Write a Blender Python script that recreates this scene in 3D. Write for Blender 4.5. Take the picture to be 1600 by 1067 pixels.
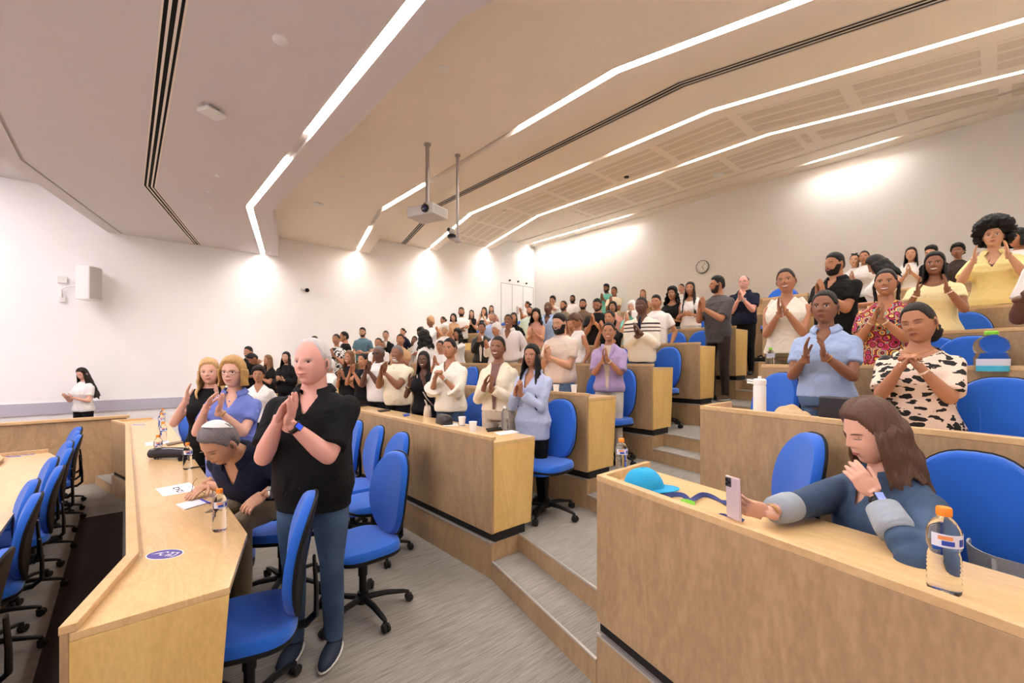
import bpy, bmesh, math, random
import numpy as np
from mathutils import Vector, Matrix, Euler
from mathutils.bvhtree import BVHTree

for o in list(bpy.data.objects): bpy.data.objects.remove(o, do_unlink=True)
SC = bpy.context.scene
COL = SC.collection
random.seed(7); np.random.seed(7)
PI = math.pi

# ------------------------------------------------------------------ camera
EYE = 1.68; FPX = 678.0; HY = 565.0
TH = math.radians(48.27); C_, S_ = math.cos(TH), math.sin(TH)
cam_d = bpy.data.cameras.new('camera')
cam = bpy.data.objects.new('camera', cam_d); COL.objects.link(cam)
cam.location = (0, 0, EYE)
cam.rotation_euler = (PI/2, 0, math.atan2(-C_, S_))
cam_d.sensor_width = 36; cam_d.lens = FPX/1600*36
cam_d.shift_y = (HY-533.5)/1600
cam_d.clip_start = 0.02
SC.camera = cam

# ------------------------------------------------------------------ world, exposure, light levels
w = bpy.data.worlds.new('world'); SC.world = w; w.use_nodes = True
w.node_tree.nodes['Background'].inputs[0].default_value = (1, .96, .95, 1)
w.node_tree.nodes['Background'].inputs[1].default_value = 0.12
SC.view_settings.view_transform = 'Standard'; SC.view_settings.look = 'None'
SC.view_settings.gamma = 1; SC.view_settings.use_curve_mapping = False
SC.view_settings.exposure = 1.30
STRIP_POWER = 22.0          # emission strength of the ceiling light strips
STAGE_POWER = 11.0          # strips over the stage

def ray(px, py):
    l = (px-800)/FPX
    return (C_+l*S_, S_-l*C_, -(py-HY)/FPX)
def pz(px, py, z):
    r = ray(px, py); t = (z-EYE)/r[2]; return Vector((r[0]*t, r[1]*t, z))
def py_(px, py, Y):
    r = ray(px, py); t = Y/r[1]; return Vector((r[0]*t, Y, EYE+r[2]*t))
def px_(px, py, X):
    r = ray(px, py); t = X/r[0]; return Vector((X, r[1]*t, EYE+r[2]*t))

# ------------------------------------------------------------------ materials
def nodes(m):
    m.use_nodes = True; nt = m.node_tree
    return nt, nt.nodes, nt.links, nt.nodes['Principled BSDF']
def srgb(c):
    return tuple(((v/255)/12.92 if v/255 <= .04045 else ((v/255+.055)/1.055)**2.4) for v in c)+(1,)
_mats = {}
def mat(name, rgb, rough=.6, bump=0, bscale=60, var=0, metal=0, spec=.5, emit=0, trans=0, ior=1.45, sheen=0, sss=0, coat=0, stretch=None, vscale=4):
    if name in _mats: return _mats[name]
    m = bpy.data.materials.new(name); nt, N, L, P = nodes(m)
    c = srgb(rgb)
    P.inputs['Base Color'].default_value = c
    P.inputs['Roughness'].default_value = rough
    P.inputs['Metallic'].default_value = metal
    P.inputs['Specular IOR Level'].default_value = spec
    if trans: P.inputs['Transmission Weight'].default_value = trans; P.inputs['IOR'].default_value = ior
    if sheen: P.inputs['Sheen Weight'].default_value = sheen
    if coat: P.inputs['Coat Weight'].default_value = coat; P.inputs['Coat Roughness'].default_value = .15
    if sss:
        P.inputs['Subsurface Weight'].default_value = sss
        P.inputs['Subsurface Radius'].default_value = (1, .35, .2); P.inputs['Subsurface Scale'].default_value = .012
    if emit:
        P.inputs['Emission Color'].default_value = c; P.inputs['Emission Strength'].default_value = emit
    tc = N.new('ShaderNodeTexCoord')
    src = tc.outputs['Object']
    if stretch:
        mp = N.new('ShaderNodeMapping'); mp.inputs['Scale'].default_value = stretch
        L.new(src, mp.inputs[0]); src = mp.outputs[0]
    nz = N.new('ShaderNodeTexNoise'); nz.inputs['Scale'].default_value = vscale; nz.inputs['Detail'].default_value = 3
    L.new(src, nz.inputs['Vector'])
    v = var if var else .02
    mx = N.new('ShaderNodeMixRGB'); mx.inputs[1].default_value = tuple(x*(1-v) for x in c[:3])+(1,)
    mx.inputs[2].default_value = tuple(min(1, x*(1+v)) for x in c[:3])+(1,)
    L.new(nz.outputs['Fac'], mx.inputs[0]); L.new(mx.outputs[0], P.inputs['Base Color'])
    if bump:
        n2 = N.new('ShaderNodeTexNoise'); n2.inputs['Scale'].default_value = bscale; n2.inputs['Detail'].default_value = 2
        L.new(src, n2.inputs['Vector'])
        b = N.new('ShaderNodeBump'); b.inputs['Strength'].default_value = bump; b.inputs['Distance'].default_value = .01
        L.new(n2.outputs['Fac'], b.inputs['Height']); L.new(b.outputs[0], P.inputs['Normal'])
    _mats[name] = m; return m

def plywood(name, c1, c2, rough=.35, grain_axis=(1, 1, 1), coat=0.0, spec=.5):
    m = bpy.data.materials.new(name); nt, N, L, P = nodes(m)
    tc = N.new('ShaderNodeTexCoord'); mp = N.new('ShaderNodeMapping'); mp.inputs['Scale'].default_value = grain_axis
    L.new(tc.outputs['Object'], mp.inputs[0])
    n1 = N.new('ShaderNodeTexNoise'); n1.inputs['Scale'].default_value = 1.0; n1.inputs['Detail'].default_value = 2; n1.inputs['Distortion'].default_value = 1.2
    L.new(mp.outputs[0], n1.inputs['Vector'])
    ml = N.new('ShaderNodeMath'); ml.operation = 'MULTIPLY'; ml.inputs[1].default_value = 34
    L.new(n1.outputs['Fac'], ml.inputs[0])
    sn = N.new('ShaderNodeMath'); sn.operation = 'SINE'; L.new(ml.outputs[0], sn.inputs[0])
    n3 = N.new('ShaderNodeTexNoise'); n3.inputs['Scale'].default_value = 22; n3.inputs['Detail'].default_value = 4
    L.new(mp.outputs[0], n3.inputs['Vector'])
    ad = N.new('ShaderNodeMath'); ad.operation = 'MULTIPLY_ADD'; ad.inputs[1].default_value = .12
    L.new(sn.outputs[0], ad.inputs[0]); L.new(n3.outputs['Fac'], ad.inputs[2])
    r = N.new('ShaderNodeValToRGB'); r.color_ramp.elements[0].position = .25; r.color_ramp.elements[1].position = .75
    r.color_ramp.elements[0].color = srgb(c1); r.color_ramp.elements[1].color = srgb(c2)
    L.new(ad.outputs[0], r.inputs[0]); L.new(r.outputs[0], P.inputs['Base Color'])
    P.inputs['Roughness'].default_value = rough; P.inputs['Specular IOR Level'].default_value = spec
    if coat: P.inputs['Coat Weight'].default_value = coat; P.inputs['Coat Roughness'].default_value = .12
    return m
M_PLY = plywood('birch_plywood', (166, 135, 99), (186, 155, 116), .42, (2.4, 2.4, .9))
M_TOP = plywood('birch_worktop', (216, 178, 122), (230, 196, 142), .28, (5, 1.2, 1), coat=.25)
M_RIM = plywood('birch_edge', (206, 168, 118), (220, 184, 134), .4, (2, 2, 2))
M_GAP = mat('black_plinth_gap', (22, 20, 19), .8)
M_WALL = mat('white_wall_paint', (248, 246, 245), .85, bump=.05, bscale=180)
M_WALLB = mat('white_back_wall_paint', (248, 245, 241), .85, bump=.05, bscale=180)
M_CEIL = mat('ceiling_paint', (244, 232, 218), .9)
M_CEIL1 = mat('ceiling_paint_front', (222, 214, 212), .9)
M_PERF = mat('perforated_ceiling', (226, 212, 195), .9)
M_SLOTD = mat('dark_air_slot', (18, 15, 14), .9)
M_CHAN = mat('light_channel', (214, 206, 198), .7)
M_LIGHT = bpy.data.materials.new('strip_emitter')
nt, N, L, P = nodes(M_LIGHT)
P.inputs['Emission Color'].default_value = (1, .965, .94, 1); P.inputs['Emission Strength'].default_value = STRIP_POWER
M_LIGHT3 = M_LIGHT.copy(); M_LIGHT3.name = 'wall_wash_emitter'
M_LIGHT3.node_tree.nodes['Principled BSDF'].inputs['Emission Strength'].default_value = STRIP_POWER*1.8
M_LIGHT4 = M_LIGHT.copy(); M_LIGHT4.name = 'rear_strip_emitter'
M_LIGHT4.node_tree.nodes['Principled BSDF'].inputs['Emission Strength'].default_value = STRIP_POWER*1.6
M_LIGHT2 = M_LIGHT.copy(); M_LIGHT2.name = 'stage_strip_emitter'
M_LIGHT2.node_tree.nodes['Principled BSDF'].inputs['Emission Color'].default_value = (1, .91, .95, 1)
M_LIGHT2.node_tree.nodes['Principled BSDF'].inputs['Emission Strength'].default_value = STAGE_POWER

def carpet(name, c1, c2, sc=(7, 160, 1)):
    m = bpy.data.materials.new(name); nt, N, L, P = nodes(m)
    tc = N.new('ShaderNodeTexCoord'); mp = N.new('ShaderNodeMapping'); mp.inputs['Scale'].default_value = sc
    L.new(tc.outputs['Object'], mp.inputs[0])
    n1 = N.new('ShaderNodeTexNoise'); n1.inputs['Scale'].default_value = 1; n1.inputs['Detail'].default_value = 4
    L.new(mp.outputs[0], n1.inputs['Vector'])
    n2 = N.new('ShaderNodeTexNoise'); n2.inputs['Scale'].default_value = 260; L.new(tc.outputs['Object'], n2.inputs['Vector'])
    ad = N.new('ShaderNodeMath'); ad.operation = 'MULTIPLY_ADD'; ad.inputs[1].default_value = .35
    L.new(n2.outputs['Fac'], ad.inputs[0]); L.new(n1.outputs['Fac'], ad.inputs[2])
    r = N.new('ShaderNodeValToRGB'); r.color_ramp.elements[0].position = .45; r.color_ramp.elements[1].position = .9
    r.color_ramp.elements[0].color = srgb(c1); r.color_ramp.elements[1].color = srgb(c2)
    L.new(ad.outputs[0], r.inputs[0]); L.new(r.outputs[0], P.inputs['Base Color'])
    P.inputs['Roughness'].default_value = .95; P.inputs['Specular IOR Level'].default_value = .1
    b = N.new('ShaderNodeBump'); b.inputs['Strength'].default_value = .4; b.inputs['Distance'].default_value = .004
    L.new(ad.outputs[0], b.inputs['Height']); L.new(b.outputs[0], P.inputs['Normal'])
    return m
M_CARPET = carpet('grey_streaked_carpet', (122, 117, 110), (164, 158, 150))
M_DARKSTRIP = carpet('dark_brown_strip', (40, 34, 31), (66, 57, 52))
M_NOSE = mat('aluminium_nosing', (205, 200, 192), .35, metal=.6)
M_BLUE = mat('blue_upholstery', (8, 92, 196), .85, bump=.25, bscale=320, var=.08, sheen=.25)
M_BLK = mat('black_plastic', (13, 13, 14), .5, spec=.3)
M_BLKR = mat('black_rubber', (18, 18, 18), .8)
M_CHROME = mat('brushed_steel', (170, 168, 165), .3, metal=1)
M_WHITEP = mat('white_plastic', (232, 230, 226), .4)
M_GREYP = mat('grey_plastic', (180, 178, 176), .5)
M_PAPER = mat('white_paper', (236, 236, 240), .8)
M_INK = mat('black_ink', (22, 22, 24), .7)

# ------------------------------------------------------------------ mesh helpers
class MB:
    def __init__(s): s.v = []; s.f = []; s.m = []
    def add(s, vs, fs, mi=0):
        n = len(s.v); s.v += [tuple(v) for v in vs]; s.f += [tuple(i+n for i in f) for f in fs]; s.m += [mi]*len(fs)
    def prism(s, poly, z0, z1, mi=0):
        n = len(poly); vs = [(x, y, z0) for x, y in poly]+[(x, y, z1) for x, y in poly]
        fs = [tuple(reversed(range(n))), tuple(range(n, 2*n))]+[(i, (i+1) % n, n+(i+1) % n, n+i) for i in range(n)]
        s.add(vs, fs, mi)
    def box(s, x0, x1, y0, y1, z0, z1, mi=0):
        s.prism([(x0, y0), (x1, y0), (x1, y1), (x0, y1)], z0, z1, mi)
    def obox(s, M, sx, sy, sz, mi=0):
        vs = [M @ Vector((a*sx/2, b*sy/2, c*sz/2)) for a, b, c in [(-1, -1, -1), (1, -1, -1), (1, 1, -1), (-1, 1, -1), (-1, -1, 1), (1, -1, 1), (1, 1, 1), (-1, 1, 1)]]
        s.add(vs, [(3, 2, 1, 0), (4, 5, 6, 7), (0, 1, 5, 4), (1, 2, 6, 5), (2, 3, 7, 6), (3, 0, 4, 7)], mi)
    def tube(s, pts, rad, seg=10, mi=0, cap=True, flat=None):
        pts = [Vector(p) for p in pts]; n = len(pts)
        if not hasattr(rad, '__len__'): rad = [rad]*n
        up = Vector((0, 0, 1)); rings = []
        t0 = (pts[1]-pts[0]).normalized()
        a = t0.cross(up); 
        if a.length < .05: a = t0.cross(Vector((1, 0, 0)))
        a.normalize()
        for i in range(n):
            t = (pts[min(i+1, n-1)]-pts[max(i-1, 0)]).normalized()
            a = (a-t*a.dot(t)).normalized(); b = t.cross(a)
            r = rad[i]; ra, rb = (r if not isinstance(r, tuple) else r[0]), (r if not isinstance(r, tuple) else r[1])
            rings.append([pts[i]+a*math.cos(2*PI*k/seg)*ra+b*math.sin(2*PI*k/seg)*rb for k in range(seg)])
        vs = [v for r in rings for v in r]
        fs = [(i*seg+k, i*seg+(k+1) % seg, (i+1)*seg+(k+1) % seg, (i+1)*seg+k) for i in range(n-1) for k in range(seg)]
        if cap: fs += [tuple(reversed(range(seg))), tuple((n-1)*seg+k for k in range(seg))]
        s.add(vs, fs, mi)
    def lathe(s, prof, seg=24, mi=0, M=None, close=True):
        vs = []; n = len(prof)
        for r, z in prof:
            for k in range(seg):
                v = Vector((r*math.cos(2*PI*k/seg), r*math.sin(2*PI*k/seg), z))
                vs.append(M @ v if M else v)
        fs = [(i*seg+k, i*seg+(k+1) % seg, (i+1)*seg+(k+1) % seg, (i+1)*seg+k) for i in range(n-1) for k in range(seg)]
        if close: fs += [tuple(reversed(range(seg))), tuple((n-1)*seg+k for k in range(seg))]
        s.add(vs, fs, mi)
    def ell(s, M, rx, ry, rz, nu=16, nv=10, mi=0):
        vs = [M @ Vector((0, 0, -rz))]
        for j in range(1, nv):
            a = -PI/2+PI*j/nv
            for k in range(nu):
                vs.append(M @ Vector((rx*math.cos(a)*math.cos(2*PI*k/nu), ry*math.cos(a)*math.sin(2*PI*k/nu), rz*math.sin(a))))
        vs.append(M @ Vector((0, 0, rz)))
        fs = [(0, 1+(k+1) % nu, 1+k) for k in range(nu)]
        for j in range(nv-2):
            for k in range(nu):
                fs.append((1+j*nu+k, 1+j*nu+(k+1) % nu, 1+(j+1)*nu+(k+1) % nu, 1+(j+1)*nu+k))
        top = len(vs)-1; b = 1+(nv-2)*nu
        fs += [(b+k, b+(k+1) % nu, top) for k in range(nu)]
        s.add(vs, fs, mi)
    def build(s, name, mats, parent=None, smooth=False, bevel=0, origin=None, sharp=None):
        if not isinstance(mats, (list, tuple)): mats = [mats]
        V = np.array([tuple(v) for v in s.v], dtype=float)
        if parent is None and origin is None:
            lo, hi = V.min(0), V.max(0); origin = ((lo[0]+hi[0])/2, (lo[1]+hi[1])/2, lo[2])
        if origin is not None: V = V-np.array(origin)
        me = bpy.data.meshes.new(name); me.from_pydata(V.tolist(), [], s.f)
        for m in mats: me.materials.append(m)
        if len(mats) > 1: me.polygons.foreach_set('material_index', s.m)
        if smooth:
            me.polygons.foreach_set('use_smooth', [True]*len(me.polygons))
        me.update()
        if sharp: me.set_sharp_from_angle(angle=math.radians(sharp))
        o = bpy.data.objects.new(name, me); COL.objects.link(o)
        if origin is not None: o.location = origin
        if parent is not None: o.parent = parent; o.location = (0, 0, 0) if origin is None else origin
        if bevel:
            b = o.modifiers.new('bevel', 'BEVEL'); b.width = bevel; b.segments = 2; b.limit_method = 'ANGLE'
        return o
def tag(o, label, cat, group=None):
    o['label'] = label; o['category'] = cat
    if group: o['group'] = group
    return o
def struct(o): o['kind'] = 'structure'; return o
def empty(name, loc, rz=0):
    o = bpy.data.objects.new(name, None); COL.objects.link(o); o.location = loc; o.rotation_euler = (0, 0, rz)
    o.empty_display_size = .1
    return o
def copy_tree(o, parent=None):
    c = o.copy(); COL.objects.link(c)
    if parent is not None: c.parent = parent
    for ch in o.children: copy_tree(ch, c)
    return c
def T(x, y, z): return Matrix.Translation((x, y, z))
def R(a, ax): return Matrix.Rotation(a, 4, ax)

# ------------------------------------------------------------------ room shell
YL, XB, YR, XF = 11.5, 11.38, -1.4, -7.0
def slab(name, x0, x1, y0, y1, z0, z1, m):
    b = MB(); b.box(x0, x1, y0, y1, z0, z1); return struct(b.build(name, m))
slab('wall_left', XF, XB+.2, YL, YL+.2, -.6, 6.5, M_WALL)
slab('wall_back', XB, XB+.2, YR, YL, -.6, 6.5, M_WALLB)
slab('wall_right', XF, XB+.2, YR-.2, YR, -.6, 6.5, M_WALL)
slab('wall_front', XF-.2, XF, YR, YL, -.6, 6.5, M_WALL)

def bend(x, y0=YR, y1=YL, s=.27, a=2.6, c=8.1):
    ys = sorted(set([y0, y1]+[v for v in (a, c) if y0 < v < y1]))
    return [(x+s*max(0, a-y)+s*max(0, y-c), y) for y in ys]
def strip_poly(xa, xb, y0=YR, y1=YL, s=.27):
    A = bend(xa, y0, y1, s); B = bend(xb, y0, y1, s); return A+B[::-1]
def ribbon_prism(b, A, B, z0, z1, mi=0):
    # quad-by-quad prism between polylines (non-convex safe)
    n = len(A); vs = []
    for P_ in (A, B):
        for z in (z0, z1): vs += [(x, y, z) for x, y in P_]
    fs = []
    a0, a1, b0, b1 = 0, n, 2*n, 3*n
    for i in range(n-1):
        fs += [(a0+i, b0+i, b0+i+1, a0+i+1)[::-1], (a1+i, b1+i, b1+i+1, a1+i+1), (a0+i, a1+i, a1+i+1, a0+i+1), (b0+i, b0+i+1, b1+i+1, b1+i)]
    fs += [(a0, b0, b1, a1), (a0+n-1, a1+n-1, b1+n-1, b0+n-1)]
    b.add(vs, fs, mi)
ZT = 6.4
def csect(b, xa, xb, z, mi=0, y0=YR, y1=YL, s=.27, zt=ZT):
    ribbon_prism(b, bend(xa, y0, y1, s), bend(xb, y0, y1, s), z, zt, mi)

# ceiling over the stage
b = MB(); b.prism([(XF, YR), (.0, YR), (.0, YL), (XF, YL)], 4.88, ZT)
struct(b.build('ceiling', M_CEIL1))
ZC = [4.19, 4.65, 5.09, 5.53, 5.96]
SLOT = {0: (.19, .33), 2: (5.03, 5.19)}
edges = [-1.17, 1.84, 4.09, 6.25, 8.45, None]
strips = [(1.46, 1.555), (3.70, 3.79), (5.91, 5.99), (8.10, 8.175)]
lit = [[(YR, 5.15), (5.95, 11.38)], [(YR, 4.1), (6.5, 8.02), (9.4, 11.3)], [(YR, 4.2), (4.85, 11.3)], [(YR, 4.1), (4.7, 11.3)]]
for i in range(4):
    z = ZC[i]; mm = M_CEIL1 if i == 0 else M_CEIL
    b = MB()
    x = edges[i]
    if i == 0:
        csect(b, x, x+.2, z-.0, 0); csect(b, x+.2, x+.235, z+.03, 1); x += .235
    if i in SLOT:
        sa, sb = SLOT[i]; csect(b, x, sa, z); csect(b, sb, strips[i][0], z)
    else: csect(b, x, strips[i][0], z)
    csect(b, strips[i][0], strips[i][1], z+.055, 1)
    csect(b, strips[i][1], edges[i+1], z)
    # perforated acoustic bands set in the rear ceilings
    struct(b.build('ceiling', [mm, M_CHAN]))
b = MB()
z = ZC[4]
csect(b, 8.45, 8.7, z)
b.prism([(8.7+.27*4, YR), (10.44, YR), (10.44, YL), (8.7+.27*3.4, YL), (8.7, 8.1), (8.7, 2.6)], z, ZT)
b.box(10.44, 10.52, YR, YL, z+.03, ZT, 1)
b.box(10.52, 10.97, YR, YL, z, ZT)
b.box(10.97, 11.04, YR, YL, z+.04, ZT, 1)
b.box(11.04, XB, YR, YL, z, ZT)
struct(b.build('ceiling', [M_CEIL, M_CHAN]))

def lightstrip(xa, xb, z, y0, y1, s, m, label):
    b = MB(); csect(b, xa+.008, xb-.008, z+.043, 0, y0, y1, s, zt=z+.055)
    tag(b.build('strip_light', m), label, 'ceiling light', 'recessed ceiling light strips')
names = ['front ceiling', 'second ceiling step', 'third ceiling step', 'fourth ceiling step']
posn = ['near section', 'middle section', 'far section at the wall']
for i in range(4):
    L_ = lit[i]
    for j, (y0, y1) in enumerate(L_):
        w_ = posn[0] if j == 0 else (posn[2] if j == len(L_)-1 else posn[1])
        lightstrip(strips[i][0], strips[i][1], ZC[i], y0, y1, .27, M_LIGHT if i < 2 else M_LIGHT4, 'white light strip in the %s, %s' % (names[i], w_))
for (y0, y1, q) in [(7.2, 11.2, 'brightening the far corner'), (1.4, 2.7, 'short one above the back wall glow')]:
    b = MB(); b.box(10.978, 11.032, y0, y1, ZC[4]+.03, ZC[4]+.04)
    tag(b.build('strip_light', M_LIGHT3), 'white recessed light strip along the back wall, %s' % q, 'ceiling light', 'recessed ceiling light strips')
for X in (-2.6, -4.8):
    b = MB(); b.box(X, X+.3, 0, 10.5, 4.86, 4.88)
    tag(b.build('stage_strip_light', M_LIGHT2), 'light strip in the ceiling over the stage, %s' % ('nearer the seats' if X > -3 else 'farther from the seats'), 'ceiling light', 'stage ceiling strips')

# linear air diffusers: three black slots between white bars
for i, (sa, sb) in SLOT.items():
    z = ZC[i]; wd = sb-sa
    root = empty('air_diffuser', (sa, 5.4, z))
    tag(root, 'long three-slot black air diffuser in the %s ceiling' % ('front' if i == 0 else 'third step of the'), 'air vent')
    b = MB(); csect(b, sa, sb, z+.012, zt=z+.2); o = b.build('backing', M_SLOTD, origin=(sa, 5.4, z)); o.parent = root; o.location = (0, 0, 0)
    w4 = [(0, .012), (.27*wd, .27*wd+.018), (.62*wd, .62*wd+.018), (wd-.014, wd)]
    for a0, a1 in w4:
        b = MB(); csect(b, sa+a0, sa+a1, z-.003, zt=z+.004)
        o = b.build('slat', M_CHAN if i else M_CEIL, origin=(sa, 5.4, z)); o.parent = root; o.location = (0, 0, 0)

# perforated acoustic tiles (rows of bands) on the upper ceilings
def perf(x0, x1, z, nb, ya, yb, tl, s=.27):
    ys = ya
    while ys < yb:
        ye = min(ys+tl-.14, yb)
        b = MB(); wd = (x1-x0)/nb
        for k in range(nb):
            csect(b, x0+k*wd+.02, x0+(k+1)*wd-.04, z-.0015, 0, ys, ye, s, zt=z)
        struct(b.build('ceiling', M_PERF)); ys += tl
perf(6.45, 7.95, ZC[3], 6, -1.2, 11.3, 1.35)
perf(8.75, 10.3, ZC[4], 6, 2.6, 8.1, 1.35)
perf(8.4, 10.0, ZC[4], 6, -1.2, 2.5, 1.2)

# grey bumper rail, skirting along the left wall
b = MB(); b.box(XF, 1.8, YL-.03, YL, .72, .935); struct(b.build('trim_1', mat('lilac_grey_rail', (186, 184, 198), .6)))
b = MB(); b.box(XF, 1.8, YL-.02, YL, 0, .12); struct(b.build('baseboard_left', M_WALL))

# back double door in the left wall near the corner (white panels, thin grey gaps)
b = MB(); b.box(9.73, 11.31, YL-.012, YL, 2.24, 4.43, 0)
for x in (9.73, 10.24, 10.77, 11.29): b.box(x, x+.022, YL-.016, YL-.011, 2.24, 4.43, 1)
b.box(9.73, 11.31, YL-.016, YL-.011, 4.41, 4.43, 1)
dr = struct(b.build('door_1', [M_WALL, M_GREYP]))
b = MB(); b.box(10.45, 10.56, YL-.02, YL-.012, 3.38, 3.66, 0); o = b.build('door_sign', mat('faded_pink_notice', (196, 178, 176), .7), origin=dr.location); o.parent = dr; o.location = (0, 0, 0)

# ------------------------------------------------------------------ tiers
def XC(k): return 2.11+1.165*(k-2) if k >= 2 else .005
def XR(k): return 1.736+1.165*(k-2)
def ZF(k): return .28*(k-1)
def ZD(k): return .8165+.28*(k-1)
WS = .24
def cl(k, off=0, y0=2.6, y1=8.1):
    """front line of the centre block, bending towards the stage past y=8.1 and before y=2.6"""
    x = XC(k)+off
    ys = sorted(set([y0, y1]+[v for v in (2.6, 8.1) if y0 < v < y1]))
    return [(x-(.29 if k < 2 else WS)*max(0, 2.6-y)-WS*max(0, y-8.1), y) for y in ys]
def tline(k, off=0, y0=YR, y1=YL):
    if k < 2:
        return cl(k, off, y0, y1)
    ys = [y0, 2.6, 8.1, y1]
    A = []
    for y in ys:
        x = XC(k)+off-WS*max(0, 2.6-y)-WS*max(0, y-8.1)
        A.append((x, y))
    return A
# floors: lower floor, front floor, then tiers
b = MB(); b.box(XF, .3, YR, YL, -.5, -.28); struct(b.build('floor', M_CARPET))
def tier(name, k, x_end):
    z = ZF(k)
    segs = []
    def region(y0, y1, off, zz):
        A = [(x+off, y) for x, y in cl_any(k, y0, y1)]
        B = [(x+.02, y) for x, y in cl_any(k+1, y0, y1)] if x_end is None else [(x_end, y) for x, y in A]
        return A, B, zz
    b = MB()
    for (y0, y1, off) in [(YR, 1.38, 0), (1.38, 2.6, .285), (2.6, 8.1, 0), (8.1, 9.34, .285), (9.34, YL, 0)]:
        A, B, _ = region(y0, y1, off, z)
        # riser body in plywood then carpet on top
        ribbon_prism(b, A, B, -.5, z-.004, 0)
        ribbon_prism(b, [(x+.012, y) for x, y in A], B, z-.004, z, 1)
    struct(b.build(name, [M_PLY, M_CARPET]))
    b = MB()
    for (y0, y1) in [(1.385, 2.595), (8.105, 9.335)]:
        A = cl_any(k, y0, y1); B = [(x+.285, y) for x, y in A]
        ribbon_prism(b, A, B, -.5, z-.144, 0); ribbon_prism(b, [(x+.012, y) for x, y in A], B, z-.144, z-.14, 1)
        ribbon_prism(b, [(x-.003, y) for x, y in A], [(x+.013, y) for x, y in A], z-.148, z-.138, 2)
    struct(b.build('floor', [M_PLY, M_CARPET, M_NOSE]))
    b = MB()
    for (y0, y1, off) in [(YR, 1.38, 0), (1.38, 2.6, .285), (2.6, 8.1, 0), (8.1, 9.34, .285), (9.34, YL, 0)]:
        A = [(x+off, y) for x, y in cl_any(k, y0, y1)]
        ribbon_prism(b, [(x-.003, y) for x, y in A], [(x+.013, y) for x, y in A], z-.01, z+.003, 0)
    struct(b.build('trim_%d' % (k+1), M_NOSE))
def cl_any(k, y0, y1):
    return [(XC(k)-WS*max(0, 2.6-y)-WS*max(0, y-8.1), y) for y in sorted(set([y0, y1]+[v for v in (2.6, 8.1) if y0 < v < y1]))]
# front floor (row 1 level)
b = MB()
A = cl(1, 0, 2.03, 8.75); B = [(XC(2)+.05-WS*max(0, y-8.1), y) for x, y in A]
ribbon_prism(b, A, B, -.5, -.004, 0); ribbon_prism(b, [(x+.012, y) for x, y in A], B, -.004, 0, 1)
# aisle mouths and sides
for y0, y1 in [(YR, 2.03), (8.75, YL)]:
    A = [(x+.285, y) for x, y in cl(1, 0, y0, y1)]
    if y0 < 0: A = [(max(x, -1.0), y) for x, y in A]
    B = [(XC(2)+.05-WS*max(0, 2.6-y)-WS*max(0, y-8.1), y) for x, y in A]
    ribbon_prism(b, A, B, -.5, -.004, 0); ribbon_prism(b, [(x+.012, y) for x, y in A], B, -.004, 0, 1)
b.box(XF, .3, 9.95, YL, -.5, -.002, 1)
struct(b.build('floor', [M_PLY, M_CARPET]))
b = MB(); A = cl(1, 0, 8.76, 9.6); B = [(x+.29, y) for x, y in A]
ribbon_prism(b, A, B, -.5, -.144, 0); ribbon_prism(b, A, B, -.144, -.14, 1)
A = cl(1, 0, 1.2, 2.02); B = [(x+.29, y) for x, y in A]
ribbon_prism(b, A, B, -.5, -.144, 0); ribbon_prism(b, A, B, -.144, -.14, 1)
struct(b.build('floor', [M_PLY, M_CARPET]))
for k in range(2, 10): tier('floor', k, XB if k == 9 else None)
# dark brown strip on the lower floor below the front desk
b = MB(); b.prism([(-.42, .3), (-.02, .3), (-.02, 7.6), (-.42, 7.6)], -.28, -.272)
struct(b.build('floor', M_DARKSTRIP))

# ------------------------------------------------------------------ bench desks
ROWN = {0: 'lowest row', 1: 'front row', 2: 'second row', 3: 'third row', 4: 'fourth row', 5: 'fifth row', 6: 'sixth row', 7: 'seventh row', 8: 'eighth row', 9: 'top row'}
def desk(A, z, zf, label, depth=.47, up0=False, up1=False, rim=.045, group=None, endbot=True):
    """A: front polyline (x,y) from low y to high y; worktop extends towards +x"""
    ox, oy = A[0]; root = empty('bench_desk', (ox, oy, zf)); tag(root, label, 'desk', group)
    org = (ox, oy, zf)
    def off(d): return [(x+d, y) for x, y in A]
    def put(b, name, m, bev=.003):
        o = b.build(name, m, origin=org, bevel=bev); o.parent = root; o.location = (0, 0, 0); return o
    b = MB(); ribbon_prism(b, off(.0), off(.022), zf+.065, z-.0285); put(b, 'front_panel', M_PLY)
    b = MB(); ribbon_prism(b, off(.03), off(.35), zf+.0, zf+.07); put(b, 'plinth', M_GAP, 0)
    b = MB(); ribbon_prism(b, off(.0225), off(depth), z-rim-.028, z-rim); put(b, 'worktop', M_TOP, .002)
    b = MB(); ribbon_prism(b, off(-.002), off(.042), z-.028, z)
    for flag, idx, sg in ((up0, 0, 1), (up1, -1, -1)):
        if flag:
            x, y = A[idx]; b.prism([(x+.03, y), (x+depth, y), (x+depth, y+sg*.03), (x+.03, y+sg*.03)][::sg], z-rim-.002, z)
    put(b, 'rim', M_RIM, .002)
    for idx, sg in ((0, 1), (-1, -1)):
        x, y = A[idx]; b = MB()
        # end panel tapering towards the floor
        y2 = y+sg*.022; xa = x+.0225; xt = x+depth+.0; xb = x+depth-.05
        zt = z-rim-.0285; zb = zf+.065
        vs = [(xa, y, zb), (xb, y, zb), (xt, y, zt), (xa, y, zt), (xa, y2, zb), (xb, y2, zb), (xt, y2, zt), (xa, y2, zt)]
        fs = [(0, 1, 2, 3), (7, 6, 5, 4), (0, 4, 5, 1), (1, 5, 6, 2), (2, 6, 7, 3), (3, 7, 4, 0)]
        b.add(vs, fs if sg > 0 else [f[::-1] for f in fs])
        put(b, 'end_panel', M_PLY_LIT)
    return root
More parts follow.
